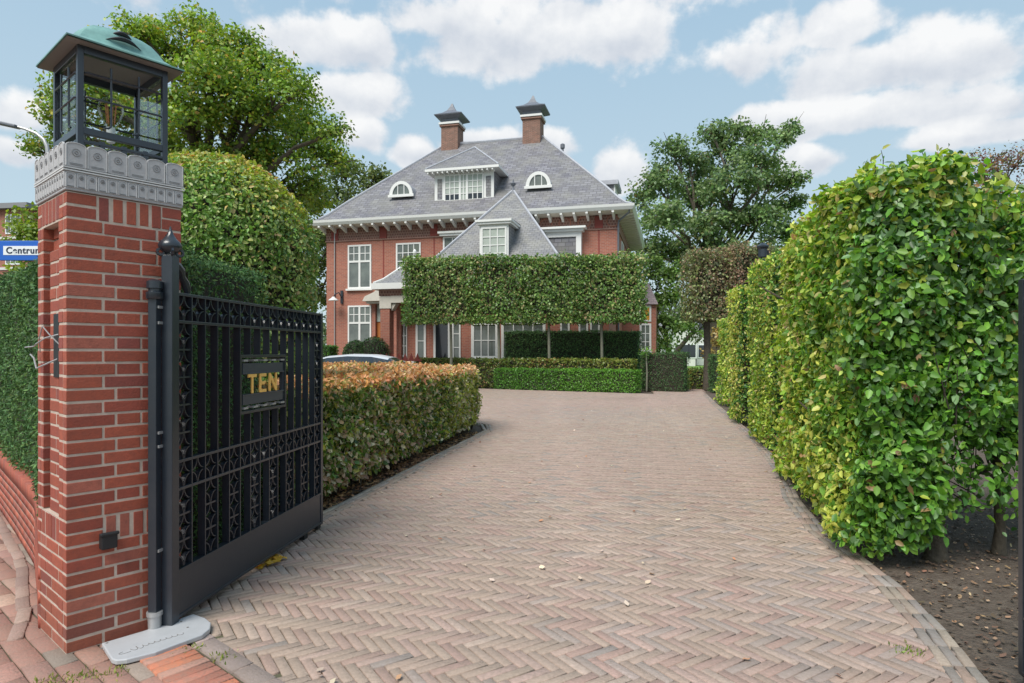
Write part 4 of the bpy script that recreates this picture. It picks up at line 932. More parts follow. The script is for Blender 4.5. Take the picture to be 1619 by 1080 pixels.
PLP = [((.13, .24, .055), 4), ((.21, .32, .075), 2.8), ((.07, .13, .035), 1.8), ((.34, .27, .13), .7), ((.38, .40, .16), 1.3)]
for i, (a_, b_, t_, lab) in enumerate(((640, 752, 714, 'leftmost raised box shaped tree, in front of the glazed door'), (752, 828, 789, 'second raised box shaped tree from the left, its trunk by the white window'),
                                (828, 910, 868, 'third raised box shaped tree from the left, trunk against dark yew'), (910, 1019, 951, 'rightmost raised box shaped tree of the row before the villa'))):
    D0, D1 = 26.0-(a_-640)/380*1.0, 26.0-(b_-640)/380*1.0
    pleached('pleached_tree', lab, (a_-810)/F*D0, (b_-810)/F*D1, D0, D1, 1.1, 2.62, 5.22, PLP, (t_-810)/F*D0, seed=100+i*7, group='raised clipped trees in a row before the villa', size=.105, dens=560)
PBR = [((.30, .22, .13), 2.6), ((.19, .21, .09), 3.4), ((.50, .32, .22), 1.6), ((.11, .14, .065), 2), ((.27, .33, .12), 1.8)]
pleached('pleached_tree', 'browning raised tree with a dark trunk, left of the pair beyond the right hedges', 6.62, 8.2, 24.2, 24.6, 1.8, 2.65, 5.2, PBR, 7.45, seed=140, group='browning raised trees', tr=.13, bark='bark')
pleached('pleached_tree', 'browning raised tree half hidden behind the right hedges, lamp post beside it', 8.2, 9.9, 24.6, 24.9, 1.8, 2.75, 5.45, PBR, 8.15, seed=147, group='browning raised trees', tr=.11, bark='bark')

# ------------------------------------------------------------------ trees
def tree(name, label, base, fork, r0, blobs, pal, leaf=.13, per=70, ncl=1.0, crad=.55, seed=1, bark='bark', hollow=.55, lf=LEAF4, bend=.3, cat='tree'):
    """blobs: (x,y,z,rx,ry,rz); leaves sit in flattened clusters round the blob shells"""
    r = np.random.default_rng(seed); o = empty(name, (0, 0, 0), 0, label, cat)
    t = MB(); B = Vector(base); Fk = Vector(fork)
    t.tube([B, B.lerp(Fk, .12), B.lerp(Fk, .5)+Vector((r.normal()*.1, 0, 0)), Fk], [r0*1.5, r0*1.05, r0*.9, r0*.75], 10)
    CL = []
    for (x, y, z, rx, ry, rz) in blobs:
        c = Vector((x, y, z)); a_ = B.lerp(Fk, r.uniform(.75, 1.0)); L_ = (c-a_).length
        m1 = a_.lerp(c, .35)+Vector((r.normal()*.07*L_, r.normal()*.07*L_, -.05*L_)); m2 = a_.lerp(c, .7)+Vector((r.normal()*.06*L_, r.normal()*.06*L_, .03*L_))
        rb = r0*.16+r0*.30*min(1.6, (rx*rz)**.5/2)
        t.tube([a_, m1, m2, c, c+(c-m2)*.5], [rb*1.2, rb*.85, rb*.6, rb*.35, rb*.1], 7)
        n = int(max(6, ncl*4*math.pi*((rx*ry*rz)**(2/3))/(crad*crad)*.55))
        v = r.normal(size=(n, 3)); v /= np.linalg.norm(v, axis=1)[:, None]
        v[:, 2] = np.where(v[:, 2] < -.5, -v[:, 2]*.6, v[:, 2])
        rad = np.where(r.random(n) < .62, r.uniform(.80, 1.08, n), r.uniform(.35, .8, n))
        q = np.array([x, y, z])+v*np.array([rx, ry, rz])*rad[:, None]
        CL.append(np.concatenate([q, v], 1))
        for i in range(0, n, 3):
            e = Vector(q[i]); s0 = m2.lerp(c, r.random()); md = s0.lerp(e, .55)+Vector((0, 0, .08*(e-s0).length))
            t.tube([s0, md, e], [rb*.22+.012, rb*.12+.01, .008], 5, cap=False)
    t.build('trunk', M[bark], o, smooth=True)
    CL = np.concatenate(CL); n = len(CL); k = (per*r.uniform(.6, 1.4, n)).astype(int); idx = np.repeat(np.arange(n), k)
    g = r.normal(size=(len(idx), 3)); g /= np.linalg.norm(g, axis=1)[:, None]; g *= (r.random((len(g), 1))**.45)
    sz = crad*r.uniform(.6, 1.35, n)[idx][:, None]
    P = CL[idx, :3]+g*sz*np.array([1, 1, .78])
    Nn = g*.6+CL[idx, 3:]*.4+np.array([0, 0, .7]); Nn /= np.linalg.norm(Nn, axis=1)[:, None]
    c = palette(P, pal, seed, .55, .18, r)
    c *= np.exp(r.normal(size=(n, 1))*.10)[idx]
    leaves('crown', P, Nn, leaf, pal, o, lf, 'leaf', .75, .4, seed, col=c)
    rebase(o, base); return o
def bl(lst, D, dd=1.5, seed=0, sq=1.0):
    r = random.Random(seed); out = []
    for px, py, rp in lst:
        d = D+r.uniform(-dd, dd); x, y, z = at(px, py, d); q = rp/F*d; out.append((x, y, z, q, q*1.1, q*.85*sq))
    return out
OAK = [((.17, .28, .04), 4), ((.26, .36, .05), 3.4), ((.10, .19, .035), 2.0), ((.40, .38, .07), 1.0), ((.46, .28, .06), .2)]
tree('oak_tree', 'large spreading oak tree rising behind the lantern and the domed shrub', (-9.6, 20.5, 0), at(322, 235, 20.5), .48,
     bl([(228, 58, 36), (310, 56, 36), (352, 78, 42), (262, 95, 52), (400, 118, 52), (338, 135, 60), (455, 158, 46), (180, 100, 42), (395, 195, 58), (300, 195, 62), (475, 215, 46), (430, 262, 52), (508, 248, 30), (340, 270, 60), (220, 190, 60), (150, 170, 55), (110, 215, 36), (62, 240, 22), (90, 175, 26),
         (480, 310, 48), (395, 330, 60), (518, 215, 26), (535, 258, 20), (250, 260, 60), (420, 105, 30)], 20.5, 1.8, 3), OAK, leaf=.125, per=92, crad=.50, seed=5, ncl=1.1)
tree('oak_tree', 'smaller lighter tree left of the villa roof, behind the spreading oak', (-9.5, 41, 0), at(545, 330, 41), .35,
     bl([(545, 275, 34), (590, 285, 26), (520, 320, 36), (575, 320, 30), (500, 370, 36), (490, 430, 34), (515, 400, 26), (500, 480, 34), (480, 330, 30)], 41, 2, 4), [((.15, .20, .05), 3), ((.21, .26, .07), 2), ((.09, .13, .04), 2)], leaf=.24, per=52, crad=.8, seed=6)
tree('shrub', 'bright lime green shrub beside the far apartment block at the left edge', at(45, 557, 13)[:2]+(0,), at(48, 450, 13), .07,
     bl([(45, 345, 15), (38, 368, 16), (60, 372, 18), (30, 395, 20), (60, 400, 24), (50, 440, 30), (75, 350, 18)], 13, .4, 9), [((.26, .34, .04), 3), ((.17, .26, .04), 2)], leaf=.09, per=50, crad=.24, seed=8, cat='shrub')
OAKR = [((.15, .23, .09), 4), ((.20, .29, .10), 2.8), ((.10, .16, .075), 2.2), ((.24, .25, .09), .6), ((.30, .2, .1), .15)]
tree('oak_tree', 'big dark green oak with gaps in its crown, right of the villa roof', (14.5, 45, 0), at(1128, 400, 45), .40,
     bl([(1062, 238, 24), (1090, 262, 30), (1130, 215, 24), (1165, 212, 24), (1205, 215, 22), (1150, 250, 34), (1205, 255, 30), (1238, 222, 13), (1252, 205, 8), (1040, 295, 34), (1100, 310, 42), (1160, 300, 44), (1222, 290, 32), (1262, 290, 18), (1245, 330, 26),
         (1012, 315, 20), (1050, 350, 42), (1120, 365, 46), (1190, 350, 44), (1235, 375, 30), (1070, 405, 40), (1150, 415, 44), (1030, 400, 24), (1215, 410, 30)], 45, 3, 5), OAKR, leaf=.26, per=70, crad=.80, seed=15, ncl=.95)
tree('leafy_tree', 'light green low tree right of the villa, over the garden path', (9.0, 37, 0), at(1052, 520, 37), .16,
     bl([(1045, 440, 26), (1035, 480, 26), (1065, 470, 28), (1050, 515, 26), (1040, 545, 24), (1085, 520, 20), (1075, 440, 24), (1030, 420, 20)], 37, 1.5, 6), [((.13, .22, .05), 3), ((.19, .28, .07), 2.5), ((.08, .14, .04), 1.5)], leaf=.2, per=48, crad=.6, seed=17)
tree('leafy_tree', 'greyish olive tree hanging before the white houses in the distance', (11.2, 48, 0), at(1100, 520, 48), .2,
     bl([(1095, 500, 20), (1120, 510, 22), (1075, 505, 18), (1110, 535, 14)], 48, 1, 6), [((.16, .19, .08), 2), ((.22, .25, .11), 2)], leaf=.22, per=26, crad=.6, seed=18)
tree('orange_shrub', 'orange autumn bush beside the trunks of the browning raised trees', (9.6, 30, 0), at(1130, 570, 30), .05,
     bl([(1132, 545, 11), (1126, 562, 10), (1135, 525, 9)], 30, .4, 6), [((.42, .22, .06), 2), ((.40, .30, .10), 2)], leaf=.13, per=40, crad=.3, seed=19, cat='shrub')
tree('copper_beech', 'thin purple brown tree top showing above the nearest right hedge', (9.8, 13.5, 0), at(1545, 330, 13.5), .12,
     bl([(1470, 280, 26), (1510, 270, 28), (1560, 262, 30), (1605, 262, 32), (1555, 300, 40), (1640, 320, 50), (1500, 320, 34)], 13.5, .8, 7), [((.16, .07, .07), 3), ((.22, .11, .08), 2), ((.35, .2, .06), 1), ((.14, .15, .05), 1)], leaf=.055, per=36, crad=.26, seed=20, ncl=1.0)
# woodland far behind everything
def wood(name, label, pts, D, leaf, pal, seed):
    r = np.random.default_rng(seed); CL = []
    for px, py, rp in pts:
        x, y, z = at(px, py, D+r.uniform(-4, 4)); q = rp/F*D; n = 40; v = r.normal(size=(n, 3)); v /= np.linalg.norm(v, axis=1)[:, None]; CL.append(np.array([x, y, z])+v*q)
    CL = np.concatenate(CL); idx = np.repeat(np.arange(len(CL)), 34); g = r.normal(size=(len(idx), 3))*.9; P = CL[idx]+g; P = P[P[:, 2] > 0]
    return tag(leaves(name, P, np.tile([0, -.5, .8], (len(P), 1))+r.normal(size=(len(P), 3))*.4, leaf, pal, None, LEAF4, 'leaf', .6, .3, seed, .3), label, None, None, 'stuff')
wood('distant_woodland', 'distant band of trees closing the view behind the villa garden', [(980+i*42+rng.normal()*8, 520+rng.normal()*10-(22 if i > 5 else 0), 34) for i in range(17)]+[(1260+i*40, 495, 30) for i in range(9)]+[(-120+i*45, 540+rng.normal()*6, 30) for i in range(17)], 85, .55, [((.10, .15, .05), 3), ((.15, .19, .07), 2), ((.07, .11, .04), 2)], 61)

# ------------------------------------------------------------------ villa
HA = -math.radians(14)
def villa():
    o = empty('brick_villa', (5.64, 30, 0), HA, 'large red brick villa with grey slate hipped roof, white eaves and two chimneys', 'house')
    XL, XR, Y0, Y1, ZW = -16.35, -.75, .7, 11.4, 8.1
    w = MB(); w.box(XL, XR, Y0, Y1, 0, 7.42); wall = w.build('wall', M['wall'], o)
    f = MB(); f.box(XL-.02, XR+.02, Y0-.02, Y1+.02, 7.42, 8.12); fr = f.build('frieze', M['frieze'], o)
    f = MB(); f.box(XL-.05, XR+.05, Y0-.05, Y1+.05, 7.38, 7.44); f.build('string_course', M['frieze'], fr)
    for x in (-15.83, -13.0, -10.15, -1.63, -5.0, -7.6):
        f = MB(); f.box(x-.2, x+.2, Y0-.06, Y0-.02, 7.46, 8.05); f.build('red_panel', M['redpanel'], fr)
        f = MB(); f.box(x-.03, x+.03, Y0-.015, Y0, 4.4, 7.38); f.build('groove', M['redpanel'], wall)
    # interlaced arcs on the frieze near the right corner
    f = MB()
    for cx in (-2.35, -3.3, -.95, -4.25):
        f.tube([(cx+.30*math.cos(t), Y0-.03, 7.78+.26*math.sin(t)) for t in [2*math.pi*k/16 for k in range(17)]], .03, 5)
    f.build('roundel', M['wall'], fr)
    # eaves: sloping cream soffit, white fascia gutter, brackets
    e = MB(); X0, X1, YF, YB = -16.95, 0, 0, 12.1
    ev = MB(); ev.rings([[(X0, YF, 8.16), (X1, YF, 8.16), (X1, YB, 8.16), (X0, YB, 8.16)], [(XL, Y0, 8.10), (XR, Y0, 8.10), (XR, Y1, 8.10), (XL, Y1, 8.10)]], cap=(False, False))
    sof = ev.build('soffit', M['cream'], o)
    ft = MB(); g = .11
    def ring(d, z): return [(X0-d, YF-d, z), (X1+d, YF-d, z), (X1+d, YB+d, z), (X0-d, YB+d, z)]
    ft.rings([ring(0, 8.155), ring(.02, 8.17), ring(.10, 8.30), ring(.12, 8.42), ring(.02, 8.42), ring(-.06, 8.39)], cap=(False, False)); ft.build('gutter', M['white'], o)
    k = 0; x = X0+.55
    while x < X1-.4:
        b = MB(); b.prism([(-.02, 8.14), (-.02, 8.06), (Y0+.02, 7.82), (Y0+.02, 8.10)], 'x', x-.055, x+.055); b.build('rafter_end', M['white'], sof); x += .62
    y = YF+.8
    while y < YB-.4:
        b = MB(); b.prism([(.02, 8.14), (.02, 8.07), (XR-.02, 7.92), (XR-.02, 8.10)], 'y', y-.05, y+.05); b.build('rafter_end', M['cream'], sof); y += .62
    # main roof
    hz = [(0, 8.40), (.05, 8.52), (.12, 8.85), (.25, 9.66), (1, 13.95)]; LX, RX = 5.45, 5.45; HY = 6.05
    rf = MB(); rf.rings([[(X0+LX*t, YF+HY*t, z), (X1-RX*t, YF+HY*t, z), (X1-RX*t, YB-HY*t, z), (X0+LX*t, YB-HY*t, z)] for t, z in hz], cap=(False, True))
    roof = rf.build('roof', M['slate'], o)
    hp = MB()
    for sx, sy in ((0, 0), (1, 0), (1, 1), (0, 1)):
        hp.tube([((X0+LX*t if sx == 0 else X1-RX*t), (YF+HY*t if sy == 0 else YB-HY*t), z+.02) for t, z in hz], .07, 6)
    hp.tube([(X0+LX, 6.05, 13.97), (X1-RX, 6.05, 13.97)], .10, 6); hp.build('ridge_flashing', M['lead'], roof, smooth=True)
    # chimneys
    for cx in (-11.04, -6.05):
        c = MB(); c.box(cx-.52, cx+.52, 5.55, 6.6, 12.9, 15.02); c.box(cx-.60, cx+.60, 5.47, 6.68, 14.9, 15.0); chm = c.build('chimney', M['chimbrick'], o)
        c = MB(); c.box(cx-.64, cx+.64, 5.43, 6.72, 15.02, 15.14); c.build('coping', M['white'], chm)
        c = MB(); cy = 6.07
        def q4(r_, z): return [(cx-r_, cy-r_, z), (cx+r_, cy-r_, z), (cx+r_, cy+r_, z), (cx-r_, cy+r_, z)]
        c.rings([q4(.50, 15.14), q4(.52, 15.34), q4(.84, 15.50), q4(.86, 15.56), q4(.48, 15.76), q4(.26, 15.95), q4(.12, 16.2), q4(.04, 16.42)]); c.build('chimney_hat', M['hat'], chm)
    v = MB(); v.lathe([(.07, 12.4), (.07, 13.2), (.13, 13.2), (.13, 13.42), (.05, 13.47)], (-4.3, 6.0), 10); v.build('roof_vent', M['hat'], o, smooth=True)
    # window maker: in plane y=yp facing -y
    def window(x0, x1, z0, z1, yp, parent=None, cols=2, rows=2, split=None, curtain=False, cornice=False, sill=True, d=.10, fw=.085, name='window', upper=None, pm=None):
        p = parent or o
        f_ = MB(); y0, y1 = yp-.05, yp+.0-.002
        f_.box(x0, x1, y0, y1, z1-fw, z1); f_.box(x0, x1, y0, y1, z0, z0+fw); f_.box(x0, x0+fw, y0, y1, z0+fw, z1-fw); f_.box(x1-fw, x1, y0, y1, z0+fw, z1-fw)
        ix0, ix1, iz0, iz1 = x0+fw, x1-fw, z0+fw, z1-fw; yb0, yb1 = yp-.042, yp-.004; mt = .05
        if split:
            zs = z0+(z1-z0)*split; f_.box(ix0, ix1, yb0-.006, yb1, zs-.05, zs+.05); f_.box((x0+x1)/2-.055, (x0+x1)/2+.055, yb0-.004, yb1, iz0, zs-.05); f_.box((x0+x1)/2-.055, (x0+x1)/2+.055, yb0-.004, yb1, zs+.05, iz1)
            for h in (0, 1):
                a0 = ix0 if h == 0 else (x0+x1)/2+.055; a1 = (x0+x1)/2-.055 if h == 0 else ix1
                am = (a0+a1)/2; f_.box(am-.02, am+.02, yb0+.006, yb1, zs+.05, iz1); zm = (zs+.05+iz1)/2; f_.box(a0, am-.02, yb0+.008, yb1, zm-.02, zm+.02); f_.box(am+.02, a1, yb0+.008, yb1, zm-.02, zm+.02)
        else:
            for k in range(1, cols): xx = ix0+(ix1-ix0)*k/cols; f_.box(xx-.022, xx+.022, yb0, yb1, iz0, iz1)
            for k in range(1, rows): zz = iz0+(iz1-iz0)*k/rows; f_.box(ix0, ix1, yb0+.004, yb1, zz-.020, zz+.020)
        fo = f_.build(name, M['white'], p)
        g_ = MB(); g_.box(ix0-.01, ix1+.01, yp-.012, yp-.003, iz0-.01, iz1+.01)
        third = p is not o
        pn = g_.build('pane', M[pm or ('curtain' if curtain else 'pane')], p if third else fo)
        if sill:
            s_ = MB(); s_.box(x0-.08, x1+.08, yp-.14, yp-.002, z0-.10, z0-.002); s_.build('sill', M['white'], p if third else fo)
        if cornice:
            s_ = MB(); s_.box(x0-.12, x1+.12, yp-.24, yp-.002, z1+.002, z1+.12); s_.box(x0-.20, x1+.20, yp-.32, yp-.002, z1+.12, z1+.22); s_.build('cornice', M['white'], p if third else fo)
        return fo
    window(-15.06, -13.69, 4.83, 7.17, Y0, split=.62, pm='pane'); window(-15.06, -13.69, 1.6, 3.93, Y0, split=.60)
    window(-12.27, -10.88, 4.83, 7.16, Y0, cols=4, rows=5)
    window(-9.65, -8.2, 4.9, 7.40, Y0, cols=3, rows=4, cornice=True)
    # right hand first-floor bay with cornice; its visible infill is slate
    b = MB(); b.box(-4.5, -4.25, .35, Y0, 4.6, 7.30); b.box(-2.70, -2.45, .35, Y0, 4.6, 7.30); b.box(-4.25, -2.70, .35, Y0, 7.05, 7.30); b.box(-4.6, -2.33, .20, Y0, 7.30, 7.42); b.box(-4.72, -2.20, .08, Y0, 7.42, 7.52)
    bay = b.build('bay', M['white'], o); b = MB(); b.box(-4.25, -2.70, .42, .5, 4.6, 7.05); b.build('bay_panel', M['slate'], bay)
    # right gable wall windows
    s = MB()
    for y in (3.0, 7.5):
        s = MB(); s.box(XR, XR+.06, y, y+1.4, 4.7, 7.2); f_ = s.build('window', M['white'], o); s = MB(); s.box(XR+.06, XR+.064, y+.1, y+1.3, 4.8, 7.1); s.build('pane', M['pane'], f_)
        for k in range(1, 4):
            s = MB(); s.box(XR+.064, XR+.09, y+.1+.3*k-.02, y+.1+.3*k+.02, 4.8, 7.1); s.build('glazing_bar', M['white'], f_)
    # drainpipe with swan neck at the corner
    s = MB(); s.tube([(-.12, .05, 8.2), (-.15, .12, 8.05), (-.66, .60, 7.75), (-.69, .63, 7.6), (-.69, .63, 0)], .045, 8); s.build('drainpipe', M['hat'], o, smooth=True)
    s = MB(); s.tube([(-15.83, .64, 8.0), (-15.83, .64, 0)], .03, 8); s.build('drainpipe', M['zinc'], o, smooth=True)
    # string band near the ground
    s = MB(); s.box(XL-.04, XR, Y0-.05, Y0, 1.15, 1.28); s.build('plinth_band', M['frieze'], wall)
    # wall lamp
    s = MB(); s.tube([(-15.40, .68, 4.30), (-15.42, .35, 4.62), (-15.55, .18, 4.5), (-15.62, .14, 4.35)], .03, 6); s.box(-15.48, -15.34, .62, .68, 4.05, 4.75); wl = s.build('wall_lamp', M['iron'], o)
    s = MB(); s.lathe([(.05, 4.38), (.10, 4.32), (.26, 4.2), (.26, 4.17)], (-15.62, .14), 12); s.build('lamp_shade', M['white'], wl, smooth=True)
    # central dormer
    yp = 1.3; xa, xb = -10.33, -7.12; z0, z1 = 9.15, 10.86
    d = MB(); d.box(xa, xb, yp+.03, 4.2, z0-.2, z1); dm = d.build('dormer', M['slate'], o)
    d = MB(); d.box(xa-.02, xb+.02, yp, yp+.03, z0-.03, z1); d.build('dormer_front', M['white'], dm)
    for a_, b_ in ((xa+.14, xa+.40), (xb-.40, xb-.14)):
        d = MB(); d.box(a_, b_, yp-.02, yp, z0+.35, z1-.3); d.build('side_panel', M['slate2'], dm)
    window(-9.80, -8.93, z0+.20, z1-.12, yp, dm, cols=3, rows=4, sill=False, fw=.06, name='window', curtain=True); window(-8.93, -8.55, z0+.20, z1-.12, yp, dm, cols=2, rows=4, sill=False, fw=.05, curtain=True); window(-8.55, -7.66, z0+.20, z1-.12, yp, dm, cols=3, rows=4, sill=False, fw=.06, curtain=True)
    for a_, b_ in ((-9.73, -8.99), (-8.49, -7.73)):
        d = MB(); d.box(a_, b_, yp-.016, yp-.0125, z0+.27, z0+.62); d.build('pane', M['darkpane'], dm)
    d = MB(); d.box(xa-.40, xb+.40, yp-.45, 3.2, z1, z1+.13); d.build('dormer_gutter', M['white'], dm)
    x = xa-.25
    while x < xb+.3:
        d = MB(); d.box(x-.035, x+.035, yp-.42, yp, z1-.10, z1-.002); d.build('rafter_end', M['white'], dm); x += .27
    d = MB(); ax, ay, az = -8.75, 3.3, 12.75; E = [(xa-.38, yp-.43), (xb+.38, yp-.43)]
    d.add([(E[0][0], E[0][1], z1+.13), (E[1][0], E[1][1], z1+.13), (ax, ay, az), (E[1][0], 4.2, z1+.13), (ax, 5.1, az), (E[0][0], 4.2, z1+.13)], [(0, 1, 2), (1, 3, 4, 2), (0, 2, 4, 5)]); d.build('dormer_roof', M['slate'], dm)
    d = MB()
    for q in E: d.tube([(q[0], q[1], z1+.15), (ax, ay, az+.02)], .045, 6)
    d.tube([(ax, ay, az+.02), (ax, 5.1, az+.02)], .05, 6); d.build('dormer_flashing', M['lead'], dm, smooth=True)
    # eyebrow dormers
    for cx, wd in ((-12.32, .66), (-4.79, .64)):
        def arc(rx, rz, n=14): return [(cx-rx*math.cos(math.pi*k/n), 9.86+rz*math.sin(math.pi*k/n)) for k in range(n+1)]
        e_ = MB(); yf = 1.45; e_.prism(arc(wd, .76), 'y', yf, 3.2); ed = e_.build('dormer', M['lead'], o, smooth=True)
        outer, inner = arc(wd+.02, .78), arc(wd-.17, .55)
        e_ = MB(); n = len(outer); vs = [(p[0], yf-.06, p[1]) for p in outer]+[(p[0], yf-.06, p[1]+.06) for p in inner]+[(p[0], yf+.0, p[1]) for p in outer]+[(p[0], yf, p[1]+.06) for p in inner]
        fs = [(k, k+1, n+k+1, n+k) for k in range(n-1)]+[(k, 2*n+k, 2*n+k+1, k+1) for k in range(n-1)]+[(n+k, n+k+1, 3*n+k+1, 3*n+k) for k in range(n-1)]
        e_.add(vs, fs); e_.box(cx-wd-.08, cx+wd+.08, yf-.09, yf, 9.78, 9.92)
        for xx in (-.18, .18): e_.box(cx+xx-.02, cx+xx+.02, yf-.05, yf-.01, 9.92, 9.92+.52)
        e_.build('window_frame', M['white'], ed); e_ = MB(); e_.prism([(p[0], p[1]+.06) for p in inner], 'y', yf-.012, yf-.004); e_.build('pane', M['pane'], ed)
    # small flat dormer on the right slope
    d = MB(); d.box(-3.3, -1.25, 4.6, 6.6, 9.0, 10.55); sd = d.build('dormer', M['slate'], o); d = MB(); d.box(-3.4, -1.0, 4.45, 6.75, 10.55, 10.78); d.build('dormer_roof', M['lead'], sd)
    d = MB(); d.box(-1.25, -1.18, 4.6, 6.6, 9.2, 10.55); d.build('dormer_front', M['white'], sd)
    # front wing
    w = MB(); w.box(-10.4, -.8, -3.0, Y0-.003, 0, 4.25); wing = w.build('wing_wall', M['wall'], o)
    w = MB(); w.box(-10.45, -.75, -3.05, -3.0, .95, 1.08); w.build('plinth_band', M['white'], wing)
    wr = MB(); prof = [(4.35, -3.75, 4.42), (3.95, -3.5, 4.62), (3.05, -2.75, 5.55), (0.02, 1.0, 9.62)]
    wr.rings([[(-6.0-hx, fy, z), (-6.0+hx, fy, z), (-6.0+hx, 1.0-(fy-1.0)*.9, z), (-6.0-hx, 1.0-(fy-1.0)*.9, z)] for hx, fy, z in prof], cap=(True, True)); wroof = wr.build('wing_roof', M['slate2'], o)
    h = MB()
    for s_ in (-1, 1): h.tube([(-6.0+s_*hx, fy, z+.02) for hx, fy, z in prof], .065, 6)
    h.build('ridge_flashing', M['lead'], wroof, smooth=True)
    h = MB(); h.lathe([(.16, 9.45), (.06, 9.75), (.05, 9.85), (.13, 9.92), (.15, 10.0), (.05, 10.05), (.03, 10.2)], (-6.0, 1.0), 10); h.build('finial', M['hat'], wroof, smooth=True)
    w = MB(); w.box(-10.7, -.5, -3.8, -2.9, 4.25, 4.42); w.box(-1.7, -.5, -2.9, .69, 4.25, 4.42); w.build('wing_gutter', M['white'], o)
    yp = -2.62; xa, xb = -6.68, -5.32
    d = MB(); d.box(xa+.03, xb-.03, yp+.03, .4, 5.4, 7.22); wd = d.build('dormer', M['slate2'], o)
    d = MB(); d.box(xa, xb, yp, yp+.03, 5.4, 7.22); d.build('dormer_front', M['white'], wd)
    window(xa+.08, xb-.08, 5.45, 7.1, yp, wd, cols=3, rows=4, sill=False, fw=.08, curtain=True)
    d = MB(); d.box(xa-.10, xb+.12, yp-.14, .2, 7.22, 7.32); d.box(xa-.16, xb+.18, yp-.2, .2, 7.32, 7.42); d.build('cornice', M['white'], wd); d = MB(); d.add([(xa-.16, yp-.2, 7.42), (xb+.18, yp-.2, 7.42), (xb+.18, .2, 7.5), (xa-.16, .2, 7.5), ((xa+xb)/2, -.8, 7.75)], [(0, 1, 4), (1, 2, 4), (2, 3, 4), (3, 0, 4)]); d.build('dormer_roof', M['slate'], wd)
    # wing windows and garden door
    yw = -3.0
    window(-9.62, -9.12, .95, 2.95, yw, cols=1, rows=2, fw=.10, sill=False); window(-8.75, -7.95, .35, 2.95, yw, cols=1, rows=1, fw=.10, sill=False, name='door', pm='darkpane'); window(-7.85, -7.45, .35, 2.95, yw, cols=1, rows=4, fw=.07, sill=False)
    window(-6.95, -5.68, 1.12, 2.80, yw, cols=3, rows=2, fw=.14); window(-5.55, -3.55, 1.12, 2.80, yw, cols=4, rows=2, fw=.12)
    for x in (-2.9, -2.1, -1.6): window(x, x+.42, 1.1, 2.9, yw, cols=1, rows=3, fw=.08, sill=False)
    # entrance porch
    p = MB(); p.box(-10.95, -10.50, -3.95, -3.5, 0, 3.55); p.box(-9.0, -8.6, -3.95, -3.5, 3.0, 3.55); pc = p.build('porch_pier', M['wall'], o)
    p = MB(); p.box(-10.98, -10.42, -3.98, -3.46, 3.40, 3.95); p.box(-10.42, -8.6, -3.98, -3.5, 3.65, 3.97); p.prism([(-10.42, 3.62), (-10.42, 3.30), (-10.2, 3.62)], 'y', -3.9, -3.55); p.build('lintel', M['sandstone'], pc)
    p = MB(); p.box(-11.0, -8.6, -4.0, -3.02, 3.97, 4.25); p.build('lintel_brick', M['frieze'], pc)
    p = MB(); p.box(-11.25, -8.55, -4.25, -2.9, 4.25, 4.52); p.build('porch_gutter', M['white'], o)
    p = MB(); p.rings([[(-9.85-hx, -2.6-hy, z), (-9.85+hx, -2.6-hy, z), (-9.85+hx, -2.6+hy, z), (-9.85-hx, -2.6+hy, z)] for hx, hy, z in ((1.32, 1.6, 4.52), (1.0, 1.25, 4.72), (.55, .7, 5.2), (.03, .04, 5.88))], cap=(True, True)); pr = p.build('porch_roof', M['slate2'], o)
    p = MB(); p.tube([(-9.85-hx, -2.6-hy, z+.01) for hx, hy, z in ((1.32, 1.6, 4.52), (1.0, 1.25, 4.72), (.55, .7, 5.2), (.03, .04, 5.88))], .05, 6); p.lathe([(.16, 5.7), (.05, 5.98), (.09, 6.05), (.09, 6.15), (.02, 6.25)], (-9.85, -2.6), 8); p.build('finial', M['white'], pr)
    p = MB(); p.box(-10.5, -10.28, -3.2, -3.0, 0, 3.97); p.build('wing_wall', M['wall'], pc)
    window(-10.36, -10.05, .75, 2.7, yw, cols=2, rows=4, fw=.04, sill=False); p = MB(); p.box(-10.38, -10.03, yw-.06, yw-.002, 2.72, 3.05); p.build('lintel', M['sandstone'], wing)
    # front door with stone canopy on the main facade
    p = MB(); p.box(-13.35, -12.80, Y0-.05, Y0-.002, 0, 3.0); dr = p.build('door', M['wood'], o); p = MB(); p.lathe([(.03, 1.4), (.04, 1.44), (.03, 1.48)], (-12.9, Y0-.08), 8); p.build('door_handle', M['chrome'], dr)
    p = MB()
    for a_ in (-13.07,): p.box(a_-.2, a_+.2, Y0-.062, Y0-.05, 1.6, 2.8)
    p.build('door_panel', M['wood'], dr)
    p = MB(); p.box(-13.35, -12.80, Y0-.07, Y0-.002, 3.05, 4.0); tr = p.build('transom', M['curtain'], o)
    p = MB(); p.box(-13.55, -13.36, Y0-.22, Y0-.002, 0, 4.05); p.box(-12.79, -11.95, Y0-.22, Y0-.002, 0, 4.05); jm = p.build('door_surround', M['wall'], o)
    p = MB(); p.prism([(-13.85, 4.1), (-13.7, 4.35), (-13.2, 4.55), (-12.75, 4.9), (-12.3, 4.55), (-11.8, 4.35), (-11.65, 4.1)], 'y', Y0-.75, Y0-.002); p.build('door_canopy', M['sandstone'], jm)
    p = MB(); p.box(-13.7, -11.8, Y0-.6, Y0-.002, 3.98, 4.1); p.build('canopy_slab', M['sandstone'], jm)
    # side extension at the right with amber blind
    x = MB(); x.box(-.74, 1.0, 4.0, 9.0, 0, 3.95); ex = x.build('extension_wall', M['wall'], o)
    x = MB(); x.rings([[(-.74, 3.8, 3.95), (1.12, 3.8, 3.95), (1.12, 9.2, 3.95), (-.74, 9.2, 3.95)], [(-.73, 5.0, 5.15), (.62, 5.0, 5.15), (.62, 8.0, 5.15), (-.73, 8.0, 5.15)]]); x.build('extension_roof', M['extroof'], o)
